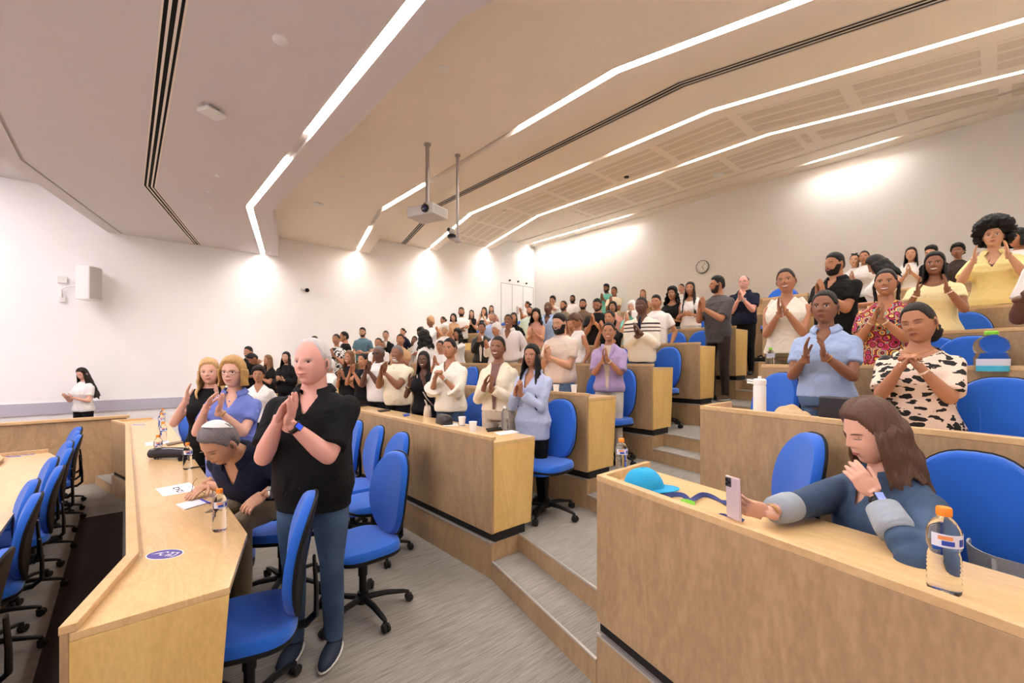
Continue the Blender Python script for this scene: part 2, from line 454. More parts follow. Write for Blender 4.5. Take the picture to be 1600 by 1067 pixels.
M_PLY_LIT = plywood('birch_lit_end_panel', (222, 182, 108), (236, 200, 128), .4, (3, 3, 1.1))  # lighter copy of the birch, strip light on the ends painted into the colour
desk([(-1.3, .6), (-1.12, 2.6), (-1.12, 7.9), (-1.22, 8.3)], .5365, -.28, 'lowest bench desk at the left edge with a blue sticker pair at its far end', up1=True)
desk(cl(1, 0, 2.03, 8.75), .8165, 0, 'long front bench desk with water bottles, papers and a purple round sticker', up1=True, rim=.03)
for k in range(2, 10):
    desk(cl_any(k, 2.6, 8.1), ZD(k), ZF(k), 'centre bench desk of the %s%s' % (ROWN[k], ', cups and bags on top' if k == 2 else ''), group='centre block bench desks')
for k in range(2, 9):
    lab = {2: 'nearest wing desk with a light blue cap, lanyard and water bottle on top', 3: 'wing desk with a white flask, draped cloth and black bag, behind the woman in denim',
           4: 'wing desk with a small milky bottle and a clear water jug', 5: 'wing desk behind the clear water jug and blue chair', 6: 'wing desk in front of the curly haired woman in yellow'}.get(k, 'wing desk of the %s at the right' % ROWN[k])
    desk(cl_any(k, YR+.02, 1.38), ZD(k), ZF(k), lab, up1=True, group='right wing bench desks')
for k in range(2, 9):
    desk(cl_any(k, 9.34, YL-.02), ZD(k), ZF(k), 'far wing bench desk of the %s against the side wall' % ROWN[k], group='far wing bench desks')
# desk placed across the upper aisle
b = MB(); b.prism([(6.05, 1.55), (6.6, 1.42), (6.7, 1.95), (6.15, 2.08)], 1.38, 1.68)
tag(b.build('aisle_platform', M_PLY), 'low plywood block under the tall desk at the top of the aisle', 'platform')
desk([(6.04, 1.50), (6.15, 2.03)], 2.4965, 1.68, 'tall panel fronted desk beside the man in a navy polo, blue chair behind')
# low partition between the front rows and the far wall
root = empty('partition', (0, 9.7, -.28)); tag(root, 'low plywood partition with a capping rail in front of the side wall', 'partition')
b = MB(); b.box(XF+.1, .02, 9.7, 9.75, -.28, .745); o = b.build('panel', M_PLY, origin=(0, 9.7, -.28)); o.parent = root; o.location = (0, 0, 0)
b = MB(); b.box(XF+.1, .06, 9.66, 9.79, .745, .785); o = b.build('capping_rail', M_RIM, origin=(0, 9.7, -.28), bevel=.004); o.parent = root; o.location = (0, 0, 0)

# ------------------------------------------------------------------ swivel chairs
def cushion(outline, thick, dome, nr=7, curve=None):
    """rounded pad: outline(t)->(u,v); local u,v plane, w outwards"""
    mb = MB(); n = 40; rings = []
    prof = [(1.0, 0.0), (1.0, .35), (.985, .7), (.95, .95), (.88, 1.0), (.6, 1.0+dome), (.3, 1.0+dome*1.3)]
    base = [(.94, -.15)]+prof
    vs = []
    for s, h in base:
        for k in range(n):
            u, v = outline(2*PI*k/n); x, y = u*s, v*s
            wv = h*thick
            if curve: wv += curve(x, y)
            vs.append((x, y, wv))
    fs = [(i*n+k, i*n+(k+1) % n, (i+1)*n+(k+1) % n, (i+1)*n+k) for i in range(len(base)-1) for k in range(n)]
    c0 = len(vs); wv = (1.0+dome*1.4)*thick+(curve(0, 0) if curve else 0); vs.append((0, 0, wv))
    L0 = (len(base)-1)*n
    fs += [(L0+k, L0+(k+1) % n, c0) for k in range(n)]
    c1 = len(vs); vs.append((0, 0, -.15*thick+(curve(0, 0) if curve else 0))); fs += [((k+1) % n, k, c1) for k in range(n)]
    mb.add(vs, fs); return mb
def sgnp(v, p): return math.copysign(abs(v)**p, v)
def seat_out(t): 
    c, s = math.cos(t), math.sin(t)
    return (.225*sgnp(c, .62), .235*sgnp(s, .62)*(1-.06*c))
def back_out(t):
    # u = height (along back), v = width
    c, s = math.cos(t), math.sin(t)
    u = .285*sgnp(c, .78); wd = .208*(1-.16*(c > 0)*c**2-.26*(c < 0)*c**2)
    return (u, wd*sgnp(s, .72))
def xf(mb, M):
    mb.v = [tuple(M @ Vector(v)) for v in mb.v]; return mb
def make_chair():
    root = empty('swivel_chair', (0, 0, 0))
    def put(b, n, m, smooth=True, sharp=40): return b.build(n, m, parent=root, smooth=smooth, sharp=sharp)
    # local: chair faces +X
    s = cushion(seat_out, .055, .12, curve=lambda x, y: -.6*max(0, x-.1)**2*4-.25*y*y*0+.02*max(0, -x))
    xf(s, T(.02, 0, .44)); put(s, 'seat', M_BLUE)
    b = cushion(lambda t: tuple(v*1.01 for v in seat_out(t)), -.03, .3); xf(b, T(.02, 0, .442)); b.f = [f[::-1] for f in b.f]; put(b, 'seat_shell', M_BLK)
    # back: u->z, v->y, w->+x ; slightly reclined, curved
    lean = R(-.14, 'Y')
    Mb = T(-.235, 0, .755) @ lean @ Matrix(((0, 0, 1, 0), (0, 1, 0, 0), (1, 0, 0, 0), (0, 0, 0, 1)))
    cv = lambda x, y: .55*y*y+.03*math.cos(x*7)*.6
    s = cushion(back_out, .045, .1, curve=cv); s.f = [f[::-1] for f in s.f]; xf(s, Mb); put(s, 'backrest', M_BLUE)
    s = cushion(lambda t: tuple(v*1.025 for v in back_out(t)), -.018, .3, curve=cv); xf(s, Mb); put(s, 'back_shell', M_BLK)
    b = MB(); b.tube([(-.1, 0, .40), (-.24, 0, .40), (-.285, 0, .44), (-.285, 0, .56), (-.275, 0, .72)], [(.035, .012), (.035, .014), (.036, .014), (.034, .012), (.03, .008)], 10); put(b, 'back_bar', M_BLK)
    b = MB(); b.box(-.11, .1, -.07, .07, .385, .425); b.lathe([(.03, .25), (.03, .39)], 14); put(b, 'mechanism', M_BLK, False)
    b = MB(); b.lathe([(.024, .12), (.024, .26)], 14); b.lathe([(.036, .08), (.036, .14), (.026, .145)], 14); put(b, 'gas_column', M_BLK, True, 30)
    b = MB(); b.tube([(0, -.07, .40), (.02, -.2, .405), (.02, -.23, .405)], [.007, .007, .011], 8); put(b, 'lever', M_BLK)
    b = MB(); b.lathe([(.045, .07), (.045, .115), (.03, .125)], 16)
    for k in range(5):
        a = 2*PI*k/5+.3; c, s_ = math.cos(a), math.sin(a)
        b.tube([(c*.03, s_*.03, .1), (c*.15, s_*.15, .098), (c*.27, s_*.27, .078), (c*.3, s_*.3, .07)], [(.022, .02), (.021, .017), (.018, .013), (.014, .01)], 8)
    put(b, 'star_base', M_BLK, True, 35)
    for k in range(5):
        a = 2*PI*k/5+.3; c, s_ = math.cos(a)*.3, math.sin(a)*.3; b = MB()
        for q in (-.013, .013):
            M = T(c-math.sin(a)*q+.01*math.cos(a), s_+math.cos(a)*q+.01*math.sin(a), .028) @ R(a, 'Z') @ R(PI/2, 'X')
            b.lathe([(.012, -.011), (.026, -.008), (.028, 0), (.026, .008), (.012, .011)], 14, M=M)
        b.tube([(c, s_, .03), (c, s_, .075)], .012, 8)
        b.ell(T(c, s_, .043), .024, .02, .016, 10, 6)
        put(b, 'caster', M_BLKR, True, 40)
    return root
CH0 = make_chair()
_ch = [CH0]
def chair(x, y, z, rz, label, group=None):
    o = CH0 if _ch else copy_tree(CH0)
    if _ch: _ch.pop()
    o.location = (x, y, z); o.rotation_euler = (0, 0, rz); tag(o, label, 'chair', group); return o
D2R = PI/180
# lowest row, against the left edge: two interleaved lines of chairs (backs at x,y)
G0 = 'blue swivel chairs of the lowest row'
rows0 = [(-.50, 2.55, 168, 'blue swivel chair cut by the left edge of the frame, nearest of the lowest row'),
         (-.44, 3.2, 150, 'blue swivel chair with round back, second nearest of the lowest row'),
         (-.60, 3.85, 172, 'blue swivel chair pushed under the left desk, narrow back near the left edge'),
         (-.45, 4.45, 160, 'blue swivel chair with the widest blue back of the lowest row'),
         (-.52, 5.0, 165, 'blue swivel chair tucked half under the left desk behind the widest back'),
         (-.42, 5.5, 160, 'blue swivel chair with black side shell in the middle of the lowest row'),
         (-.50, 6.05, 166, 'blue swivel chair tucked in under the desk, middle of the lowest row'),
         (-.43, 6.55, 162, 'blue swivel chair of the lowest row fifth from the far end'),
         (-.47, 7.15, 168, 'blue swivel chair of the lowest row beside the far end of the left desk'),
         (-.42, 7.7, 160, 'blue swivel chair of the lowest row third from the partition'),
         (-.46, 8.15, 165, 'blue swivel chair of the lowest row second from the partition'),
         (-.48, 8.65, 170, 'farthest blue swivel chair of the lowest row, by the partition')]
def chair_back(bx, by, z, deg, label, group=None, d=.30):
    a = deg*D2R; return chair(bx+math.cos(a)*d, by+math.sin(a)*d, z, a, label, group)
for bx, by, dg, lb in rows0: chair_back(bx+.03, by+.02, -.28, dg+24, lb, G0)
# front row seats
G1 = 'blue swivel chairs behind the front desk'
chair_back(.72, 2.24, 0, 163, 'blue swivel chair right in front of the man in black, touching the desk end', G1)
chair_back(1.49, 2.86, 0, 184, 'large blue swivel chair standing free in the floor behind the man in black', G1)
chair_back(1.92, 3.6, 0, 176, 'blue swivel chair against the second row panel, nearest of four', G1)
chair_back(1.94, 4.12, 0, 172, 'blue swivel chair against the second row panel, second of four', G1)
chair_back(1.94, 4.66, 0, 178, 'blue swivel chair against the second row panel, third of four', G1)
chair_back(1.95, 5.2, 0, 176, 'blue swivel chair against the second row panel, just right of the man in black', G1)
chair_back(1.12, 3.35, 0, 150, 'blue swivel chair mostly hidden behind the man in black', G1)
chair_back(.78, 7.35, 0, 200, 'blue swivel chair left of the woman in sleeveless black', G1)
chair_back(.80, 8.15, 0, 195, 'blue swivel chair at the far end of the front desk', G1)
# second row
G2 = 'blue swivel chairs behind the second row desk'
chair_back(3.18, 2.82, .28, 190, 'blue swivel chair in the aisle beside the second row desk end', G2)
c_ = [(735, 640, 3.2, 'blue swivel chair behind the cups, left of the woman in cream'), (712, 640, 3.15, 'blue swivel chair behind the woman in the white shawl')]
chair_back(3.2, 4.15, .28, 178, c_[0][3], G2); chair_back(3.2, 4.6, .28, 176, c_[1][3], G2)
G3 = 'blue swivel chairs of the upper centre rows'
def at_row(k, px, label, rz=180, side='c', off=1.08, grp=G3):
    l = (px-800)/FPX; a = C_+l*S_; b_ = S_-l*C_
    if side == 'c':
        X = XC(k)+off; Z = X/a; y = b_*Z
        if y > 8.1: Z = (X+WS*8.1)/(a+WS*b_); y = b_*Z; X = a*Z
    else:
        Z = (XC(k)+off-WS*2.6)/(a-WS*b_); X, y = a*Z, b_*Z
    return chair_back(X, y, ZF(k), rz, label, grp)
at_row(3, 742, 'blue swivel chair seen between the woman in white shawl and the woman in cream')
at_row(3, 978, 'blue swivel chair beside the woman in the lavender blazer', 178)
at_row(3, 948, 'blue swivel chair behind the woman in the lavender blazer', 185)
at_row(4, 1048, 'blue swivel chair right of the man in the striped white sweater', 178)
at_row(4, 985, 'blue swivel chair left of the man in the striped white sweater', 178)
at_row(4, 718, 'blue swivel chair below the person in the leather jacket', 180)
at_row(5, 1058, 'blue swivel chair behind the right arm of the man in the striped sweater', 180)
at_row(5, 1100, 'blue swivel chair half hidden by the man in dark grey', 180)
at_row(6, 1054, 'blue swivel chair below the woman in the black top', 180)
at_row(6, 1081, 'blue swivel chair below the woman in the white camisole', 180)
at_row(6, 1105, 'blue swivel chair left of the man in dark grey', 180)
at_row(7, 753, 'small blue swivel chair left of the far double door base', 180)
at_row(8, 790, 'small blue swivel chair left of the man in the striped shirt', 180)
at_row(8, 812, 'small blue swivel chair left of the man in mint green', 180)
chair_back(6.95, 2.02, 1.68, 190, 'blue swivel chair peeking over the tall desk at the top of the aisle', G3)
GR = 'blue swivel chairs of the right wing'
chair_back(2.62, .60, .28, 128, 'blue swivel chair left of the seated woman in denim', GR)
chair_back(2.58, .06, .28, 174, 'large blue swivel chair right of the seated woman in denim', GR)
chair_back(3.72, 1.06, .56, 150, 'blue swivel chair behind the white flask', GR)
chair_back(3.50, .22, .56, 165, 'blue swivel chair just right of the woman in the leopard print', GR)
chair_back(3.44, -.02, .56, 172, 'blue swivel chair at the right edge beyond the leopard print woman', GR)
at_row(4, 1520, 'blue swivel chair behind the clear water jug', 172, 'r', 1.05, GR)
at_row(5, 1508, 'blue swivel chair right of the woman in pale yellow', 172, 'r', 1.05, GR)
at_row(4, 1460, 'blue swivel chair behind the leopard print woman', 172, 'r', 1.05, GR)

# ------------------------------------------------------------------ fixtures
def bez(name, b, m, root, smooth=True, sharp=35, bevel=0): return b.build(name, m, parent=root, smooth=smooth, sharp=sharp, bevel=bevel)
M_PROJ = mat('off_white_projector', (206, 202, 198), .5); M_LENS = mat('blue_black_lens', (30, 30, 90), .08, coat=.8)
M_STEEL = mat('galvanised_pole', (168, 162, 160), .4, metal=.7)
# projector on its pole
c = pz(668, 225, ZC[1]); zb = 3.70
root = empty('projector', (c.x, c.y, zb), math.radians(200)); tag(root, 'white projector hanging from the ceiling on a long steel pole', 'projector')
b = MB(); b.lathe([(.028, .13), (.028, ZC[1]-zb)], 14); b.lathe([(.05, ZC[1]-zb-.02), (.05, ZC[1]-zb)], 14); bez('pole', b, M_STEEL, root)
b = MB(); b.box(-.05, .05, -.03, .03, .07, .14); b.tube([(0, -.05, .12), (0, .05, .12)], .012, 8); bez('mount', b, M_STEEL, root, False)
b = MB(); b.box(-.17, .17, -.22, .22, -.07, .07); bez('housing', b, M_PROJ, root, False, bevel=.012)
b = MB()
for i in range(9): b.box(-.13+i*.03, -.118+i*.03, .219, .223, -.045, .045)
bez('side_grille', b, M_GREYP, root, False)
b = MB(); b.lathe([(.052, 0), (.055, .035), (.045, .04)], 24, M=T(.165, .11, 0) @ R(PI/2, 'Y')); bez('lens_barrel', b, M_BLK, root)
b = MB(); b.lathe([(.042, .036), (.025, .05), (.001, .054)], 24, M=T(.165, .11, 0) @ R(PI/2, 'Y'), close=False); bez('lens', b, M_LENS, root)
# ptz camera on the second pole
c = pz(715, 242, ZC[1]); zb = 3.42
root = empty('video_camera', (c.x, c.y, zb), math.radians(205)); tag(root, 'small dark video camera hanging from the second ceiling pole', 'camera')
b = MB(); b.lathe([(.022, .0), (.022, ZC[1]-zb)], 14); b.lathe([(.04, ZC[1]-zb-.02), (.04, ZC[1]-zb)], 14); bez('pole', b, M_STEEL, root)
b = MB(); b.box(-.02, .16, -.045, .045, -.02, .0); b.box(-.03, .03, -.03, .03, -.03, .03); bez('bracket', b, M_GREYP, root, False)
b = MB(); b.lathe([(.06, 0), (.058, .035), (.04, .045)], 20, M=T(.16, 0, .0)); bez('base', b, M_BLK, root)
b = MB(); b.ell(T(.17, 0, .085), .052, .048, .048, 18, 12); b.lathe([(.034, 0), (.034, .05), (.028, .055)], 18, M=T(.19, 0, .09) @ R(PI/2, 'Y')); bez('head', b, M_GREYP, root)
b = MB(); b.lathe([(.026, .054), (.012, .060), (.001, .061)], 18, M=T(.19, 0, .09) @ R(PI/2, 'Y'), close=False); bez('lens', b, M_BLK, root)
# loudspeaker on the left wall
root = empty('loudspeaker', (-.50, YL-.30, 3.12), math.radians(-28)); tag(root, 'pale grey loudspeaker on a swivel bracket high on the left wall', 'loudspeaker')
b = MB(); b.prism([(-.12, -.15), (.10, -.17), (.145, -.09), (.155, 0), (.145, .09), (.10, .17), (-.12, .15)], -.31, .31); bez('cabinet', b, M_WHITEP, root, False, bevel=.012)
b = MB(); b.prism([(.112, -.168), (.150, -.09), (.160, 0), (.150, .09), (.112, .168)], -.29, .29); bez('grille', b, mat('speaker_grille', (200, 196, 194), .7), root, False)
b = MB(); b.tube([(-.10, .05, .06), (-.2, .11, .06), (-.307, .184, .06)], .02, 10); b.lathe([(.05, -.02), (.05, .02)], 12, M=T(-.12, .05, .06) @ R(PI/2, 'X')); b.ell(T(-.307, .184, .06), .05, .04, .05, 12, 8); bez('bracket', b, M_WHITEP, root, False)
b = MB(); b.box(-.92, -.80, YL-.05, YL, 3.13, 3.25); b.box(-.90, -.82, YL-.04, YL, 2.78, 2.88); tag(b.build('junction_box', M_WHITEP), 'white junction boxes with a cable on the left wall beside the loudspeaker', 'junction box')
b = MB(); b.tube([(-.86, YL-.03, 2.86), (-.87, YL-.05, 3.0), (-.80, YL-.08, 3.06), (-.62, YL-.16, 3.08)], .012, 8); tag(b.build('cable', M_WHITEP, smooth=True), 'short white cable looping from the wall box to the loudspeaker', 'cable')
# wall camera, door spots, clock
c = py_(480, 452, YL-.06); root = empty('wall_camera', tuple(c)); tag(root, 'tiny black dome camera on the left wall', 'camera')
b = MB(); b.ell(T(0, 0, -.02), .05, .05, .05, 14, 8); bez('dome', b, M_BLK, root); b = MB(); b.box(-.13, -.03, -.0, .05, -.02, .02); bez('bracket', b, M_WHITEP, root, False)
for i, (px, pyy) in enumerate([(796, 438), (809, 440), (822, 443)]):
    c = py_(px, pyy, YL-.03); b = MB(); b.lathe([(.035, 0), (.03, .05), (.001, .055)], 12, M=T(*c) @ R(PI/2, 'X')); tag(b.build('door_spot', M_BLK, smooth=True, sharp=40), 'small dark fixture above the double door, %s of three' % ['leftmost', 'middle', 'rightmost'][i], 'wall fixture', 'fixtures above the double door')
c = px_(1098, 417, XB-.03); root = empty('wall_clock', tuple(c), PI); tag(root, 'round wall clock with a white dial on the back wall', 'clock')
Mc = R(PI/2, 'Y')
b = MB(); b.lathe([(.165, -.02), (.172, .0), (.172, .03), (.155, .035)], 36, M=Mc); bez('case', b, mat('clock_rim', (96, 92, 92), .4), root)
b = MB(); b.lathe([(.152, .0351), (.0001, .0352)], 36, M=Mc, close=False); bez('dial', b, M_WHITEP, root)
b = MB()
for i in range(12):
    a = i*PI/6; b.obox(Mc @ R(a, 'Z') @ T(.128, 0, .037), .026, .009, .002)
bez('hour_marks', b, M_INK, root, False)
b = MB(); b.obox(Mc @ R(.5, 'Z') @ T(.04, 0, .038), .085, .011, .003); bez('hour_hand', b, M_INK, root, False)
b = MB(); b.obox(Mc @ R(2.4, 'Z') @ T(.058, 0, .040), .12, .008, .003); bez('minute_hand', b, M_INK, root, False)
# ceiling fittings
def disc(px, pyy, z, r, h, name, label, m=M_WHITEP, g=None):
    c = pz(px, pyy, z); b = MB(); b.lathe([(r, 0), (r, -h*.6), (r*.8, -h), (.0001, -h*1.05)][::-1], 20, M=T(*c), close=False); tag(b.build(name, m, smooth=True, sharp=40), label, 'ceiling fitting', g)
disc(439, 62, ZC[0], .06, .02, 'ceiling_sensor', 'round sensor on the front ceiling between the air slot and the light strip')
disc(328, 299, ZC[0], .05, .02, 'ceiling_sensor', 'small round sensor on the front ceiling below the square access point')
disc(341, 274, ZC[0], .035, .015, 'ceiling_sensor', 'tiny sensor on the front ceiling, upper of a vertical row')
disc(328, 324, ZC[0], .03, .012, 'ceiling_sensor', 'tiny sensor on the front ceiling, lower of a vertical row')
disc(362, 368, ZC[0], .035, .012, 'ceiling_sensor', 'tiny sensor near the wall end of the front light strip')
disc(694, 108, ZC[1], .06, .02, 'ceiling_sensor', 'round sensor on the second ceiling above the projector poles')
disc(535, 277, ZC[1], .05, .02, 'ceiling_sensor', 'small sensor on the second ceiling left of the projector')
disc(497, 318, ZC[1], .085, .03, 'smoke_detector', 'round smoke detector on the second ceiling step near the side wall')
disc(979, 276, ZC[3], .05, .03, 'ceiling_speaker', 'small black ceiling fitting on the perforated ceiling', M_BLK)
disc(1123, 272, ZC[4], .12, .03, 'ceiling_sensor', 'flat round fitting on the rear ceiling in front of the back wall')
disc(790, 329, ZC[3], .07, .03, 'smoke_detector', 'round smoke detector on the fourth ceiling step')
c = pz(331, 168, ZC[0]); root = empty('access_point', (c.x, c.y, ZC[0]), .5); tag(root, 'square white wireless access point hanging below the front ceiling', 'access point')
b = MB(); b.box(-.10, .10, -.075, .075, -.075, -.035); bez('housing', b, M_WHITEP, root, False, bevel=.012)
b = MB(); b.box(-.05, .05, -.04, .04, -.035, 0); bez('mount', b, M_GREYP, root, False)

# ------------------------------------------------------------------ things on the desks
M_PET = mat('clear_plastic', (246, 249, 252), .05, trans=1, ior=1.27, spec=.8)
M_WATER = M_PET
M_ORC = mat('orange_cap', (246, 142, 30), .5); M_GRC = mat('green_cap', (132, 210, 50), .5); M_LAB = mat('pale_bottle_label', (222, 222, 236), .5); M_LBL = mat('blue_label_print', (40, 70, 170), .5); M_ORP = mat('orange_label_print', (240, 150, 90), .5)
def bottle(loc, label, h=.22, r=.033, capm=M_ORC, lab=True, rz=0, group=None):
    root = empty('water_bottle', tuple(loc), rz); tag(root, label, 'bottle', group); s = h/.22
    pr = [(.001, .008), (r*.55, .003), (r*.8, 0), (r*.97, .008), (r, .02)]
    for i in range(6): z = .028+i*.011; pr += [(r*.93, z), (r, z+.0055)]
    pr += [(r*.90, .104), (r*.86, .112), (r, .122), (r*1.02, .13), (r*1.02, .155), (r*.95, .168), (r*.7, .184), (r*.42, .196), (r*.40, .203)]
    b = MB(); b.lathe([(q, z*s) for q, z in pr], 28); bez('body', b, M_PET, root, True, None)
    b = MB(); b.lathe([(r*.46, .200*s), (r*.47, .203*s), (r*.47, .218*s), (r*.42, .221*s)], 22); bez('cap', b, capm, root, True, 40)
    if lab:
        n = 20; b = MB(); vs = []; 
        for z in (.127*s, .160*s):
            for k in range(n+1): a = -1.1+2.6*k/n; vs.append((r*1.035*math.cos(a), r*1.035*math.sin(a), z))
        fs = [(k, k+1, n+2+k, n+1+k) for k in range(n)]; b.add(vs, fs, 0)
        for (a0, a1, z0, z1, mi) in [(-.7, .1, .146, .156, 2), (-.5, .2, .132, .144, 1), (.5, .9, .132, .150, 1)]:
            vs = []; m_ = 6
            for z in (z0*s, z1*s):
                for k in range(m_+1): a = a0+(a1-a0)*k/m_; vs.append((r*1.045*math.cos(a), r*1.045*math.sin(a), z))
            b.add(vs, [(k, k+1, m_+2+k, m_+1+k) for k in range(m_)], mi)
        o = b.build('label', [M_LAB, M_LBL, M_ORP], parent=root, smooth=True); 
    return root
Z1 = .8165-.030; Z2 = ZD(2)-.045; Z3 = ZD(3)-.045; Z4 = ZD(4)-.045
GB = 'orange capped water bottles on the front desk'
bottle(pz(343, 829, Z1), 'orange-capped water bottle in front of the bending man, nearest on the front desk', rz=-1.4, group=GB)
bottle(pz(293, 733, Z1), 'orange-capped water bottle just right of the black pouch', rz=-1.4, group=GB)
bottle(pz(247, 717, Z1), 'orange-capped water bottle left of the black pouch', rz=-1.4, group=GB)
bottle(pz(255, 690, Z1), 'orange-capped water bottle by the white papers on the front desk', rz=-1.4, group=GB)
bottle(pz(252, 671, Z1), 'orange-capped water bottle, second farthest on the front desk', rz=-1.4, group=GB)
bottle(pz(254, 662, Z1), 'farthest orange-capped water bottle on the front desk', rz=-1.4, group=GB)
def sheet(name, quad, z, label, m=M_PAPER, th=.002, cat='paper'):
    P_ = [pz(px, q, z) for px, q in quad]; b = MB(); poly = [(p.x, p.y) for p in P_]
    ar = sum(poly[i][0]*poly[(i+1) % len(poly)][1]-poly[(i+1) % len(poly)][0]*poly[i][1] for i in range(len(poly)))
    if ar < 0: poly = poly[::-1]
    b.prism(poly, z, z+th); return tag(b.build(name, m), label, cat)
s1 = sheet('paper_sheet', [(243, 764), (296, 754), (309, 766), (256, 776)], Z1+.0005, 'white paper sheet with a bold black word, on the front desk')
# bold printed word (square strokes) on the sheet
A_, B_, C2_ = pz(243, 764, Z1+.003), pz(296, 754, Z1+.003), pz(256, 776, Z1+.003)
def onq(u, v): return A_+(B_-A_)*u+(C2_-A_)*v
b = MB()
for (u0, v0, u1, v1) in [(.42, .25, .60, .31), (.42, .25, .45, .42), (.56, .25, .60, .42), (.42, .47, .60, .52), (.50, .47, .54, .60), (.42, .64, .60, .69), (.42, .64, .46, .80), (.56, .64, .60, .80), (.42, .84, .60, .88)]:
    q = [onq(u0, v0), onq(u1, v0), onq(u1, v1), onq(u0, v1)]; b.add(q, [(0, 1, 2, 3)])
o = b.build('printed_word', M_INK, origin=tuple(s1.location)); o.parent = s1; o.location = (0, 0, 0)
sheet('note_pad', [(275, 789), (308, 781), (329, 785), (289, 797)], Z1+.0005, 'white note pad under the bending man\'s pen hand', th=.006, cat='note pad')
b = MB(); b.tube([pz(314, 780, Z1+.012), pz(328, 786, Z1+.012)], .005, 8); tag(b.build('pen', mat('blue_pen', (40, 50, 170), .4), smooth=True), 'blue pen lying on the white note pad', 'pen')
p0 = pz(306, 779, Z1+.004); p1 = pz(299, 756, Z1+.05); p2 = pz(311, 750, Z1+.045)
root = empty('reading_glasses', tuple(p0)); tag(root, 'thin framed reading glasses standing open on the front desk', 'glasses')
b = MB(); q0 = Vector((0, 0, 0)); b.tube([q0, q0+Vector((-.02, .02, .05)), q0+Vector((-.01, .03, .10)), q0+Vector((.01, .035, .125))], .0018, 6); bez('temple', b, GLSF := mat('thin_dark_metal', (70, 56, 48), .3, metal=.6), root)
b = MB(); b.tube([q0+Vector((.10, .06, 0)), q0+Vector((.09, .08, .05)), q0+Vector((.10, .09, .10))], .0018, 6); bez('temple', b, GLSF, root)
for cx_ in (.025, .075):
    b = MB(); b.tube([(cx_+.022*math.cos(a), .0+cx_*.5, .018+.017*math.sin(a)) for a in np.linspace(0, 2*PI, 17)], .0016, 6, cap=False); bez('rim', b, GLSF, root)
sheet('paper_sheet', [(227, 692), (262, 688), (266, 692), (228, 697)], Z1+.0005, 'white sheets beside the far bottles on the front desk')
sheet('notebook', [(259, 694), (284, 690), (287, 692), (262, 697)], Z1+.0005, 'thin brown notebook behind the black pouch', mat('brown_cover', (120, 98, 78), .6), .012, 'notebook')
# black pouch
c = pz(268, 716, Z1); root = empty('black_pouch', tuple(c), math.radians(-38)); tag(root, 'long black zipped pouch lying on the front desk', 'pouch')
b = MB(); b.tube([(-.19, 0, .045), (-.175, 0, .048), (-.08, 0, .055), (.08, .01, .052), (.18, 0, .045), (.195, 0, .04)], [(.02, .02), (.055, .042), (.062, .048), (.06, .046), (.05, .04), (.02, .02)], 18); bez('body', b, mat('black_nylon', (34, 34, 38), .7, bump=.3, bscale=40), root)
b = MB(); b.tube([(-.16, -.03, .085), (0, -.032, .098), (.16, -.028, .082)], .003, 6); bez('zip', b, M_CHROME, root)
b = MB(); b.tube([pz(297, 731, Z1+.008), pz(331, 727, Z1+.008)], .006, 8); tag(b.build('pen', M_BLK, smooth=True), 'black pen at the desk edge beside the periwinkle dress', 'pen')
b = MB(); b.tube([pz(233, 704, Z1+.006), pz(245, 703, Z1+.006)], .005, 8); tag(b.build('pen', M_BLK, smooth=True), 'short black pen left of the black pouch', 'pen')
sheet('phone', [(277, 717), (285, 716), (287, 720), (279, 721)], Z1+.0005, 'black phone between the pouch and the bottle', M_BLK, .01, 'phone')
# oval sticker: purple with a white handset and letters
M_PUR = mat('purple_print', (86, 78, 152), .4)
def sticker(c, rz, a, b_, label, simple=False, z=0):
    root = empty('round_sticker', tuple(c), rz); tag(root, label, 'sticker')
    n = 40; b = MB(); b.prism([(a*1.06*math.cos(t), b_*1.1*math.sin(t)) for t in np.linspace(0, 2*PI, n, endpoint=False)], 0, .0006); bez('border', b, M_PAPER, root, False)
    b = MB(); b.prism([(a*math.cos(t), b_*math.sin(t)) for t in np.linspace(0, 2*PI, n, endpoint=False)], .0006, .001); bez('field', b, M_PUR, root, False)
    b = MB()
    if not simple:
        b.prism([(-.8*a, -.12*b_), (-.35*a, .15*b_), (-.3*a, .32*b_), (-.42*a, .30*b_)], .001, .0014)
        ring = [(-.12*a+.16*a*math.cos(t), .12*b_+.36*b_*math.sin(t)) for t in np.linspace(.4, 2*PI-.4, 20)]
        for i in range(19):
            (x0, y0), (x1, y1) = ring[i], ring[i+1]; b.prism([(x0-.012*a, y0-.06*b_), (x1-.012*a, y1-.06*b_), (x1+.03*a, y1+.06*b_), (x0+.03*a, y0+.06*b_)], .001, .0014)
        for x0 in (.2, .52):
            b.box(x0*a, (x0+.24)*a, .30*b_, .45*b_, .001, .0014); b.box((x0+.16)*a, (x0+.24)*a, -.4*b_, .45*b_, .001, .0014)
            b.box(x0*a, (x0+.24)*a, -.42*b_, -.28*b_, .001, .0014) if x0 > .4 else b.box(x0*a, (x0+.07)*a, -.4*b_, .1*b_, .001, .0014)
    else:
        b.box(-.6*a, .6*a, -.12*b_, .12*b_, .001, .0014)
    bez('lettering', b, M_PAPER, root, False)
    return root
c = pz(257.5, 866, Z1+.0005)
sticker(c, math.radians(-45), .075, .050, 'oval purple sticker with a white pictogram at the near end of the front desk')
c = pz(217, 663.5, Z1+.0005); sticker(c, math.radians(-45), .09, .055, 'small dark sticker at the far end of the front desk', True)
c = pz(21, 713, .5365-.0445); sticker(c, math.radians(-48), .10, .05, 'purple sticker on the left desk, left of a pair', True)
c = pz(42, 710, .5365-.0445); sticker(c, math.radians(-48), .10, .05, 'purple sticker on the left desk, right of a pair', True)

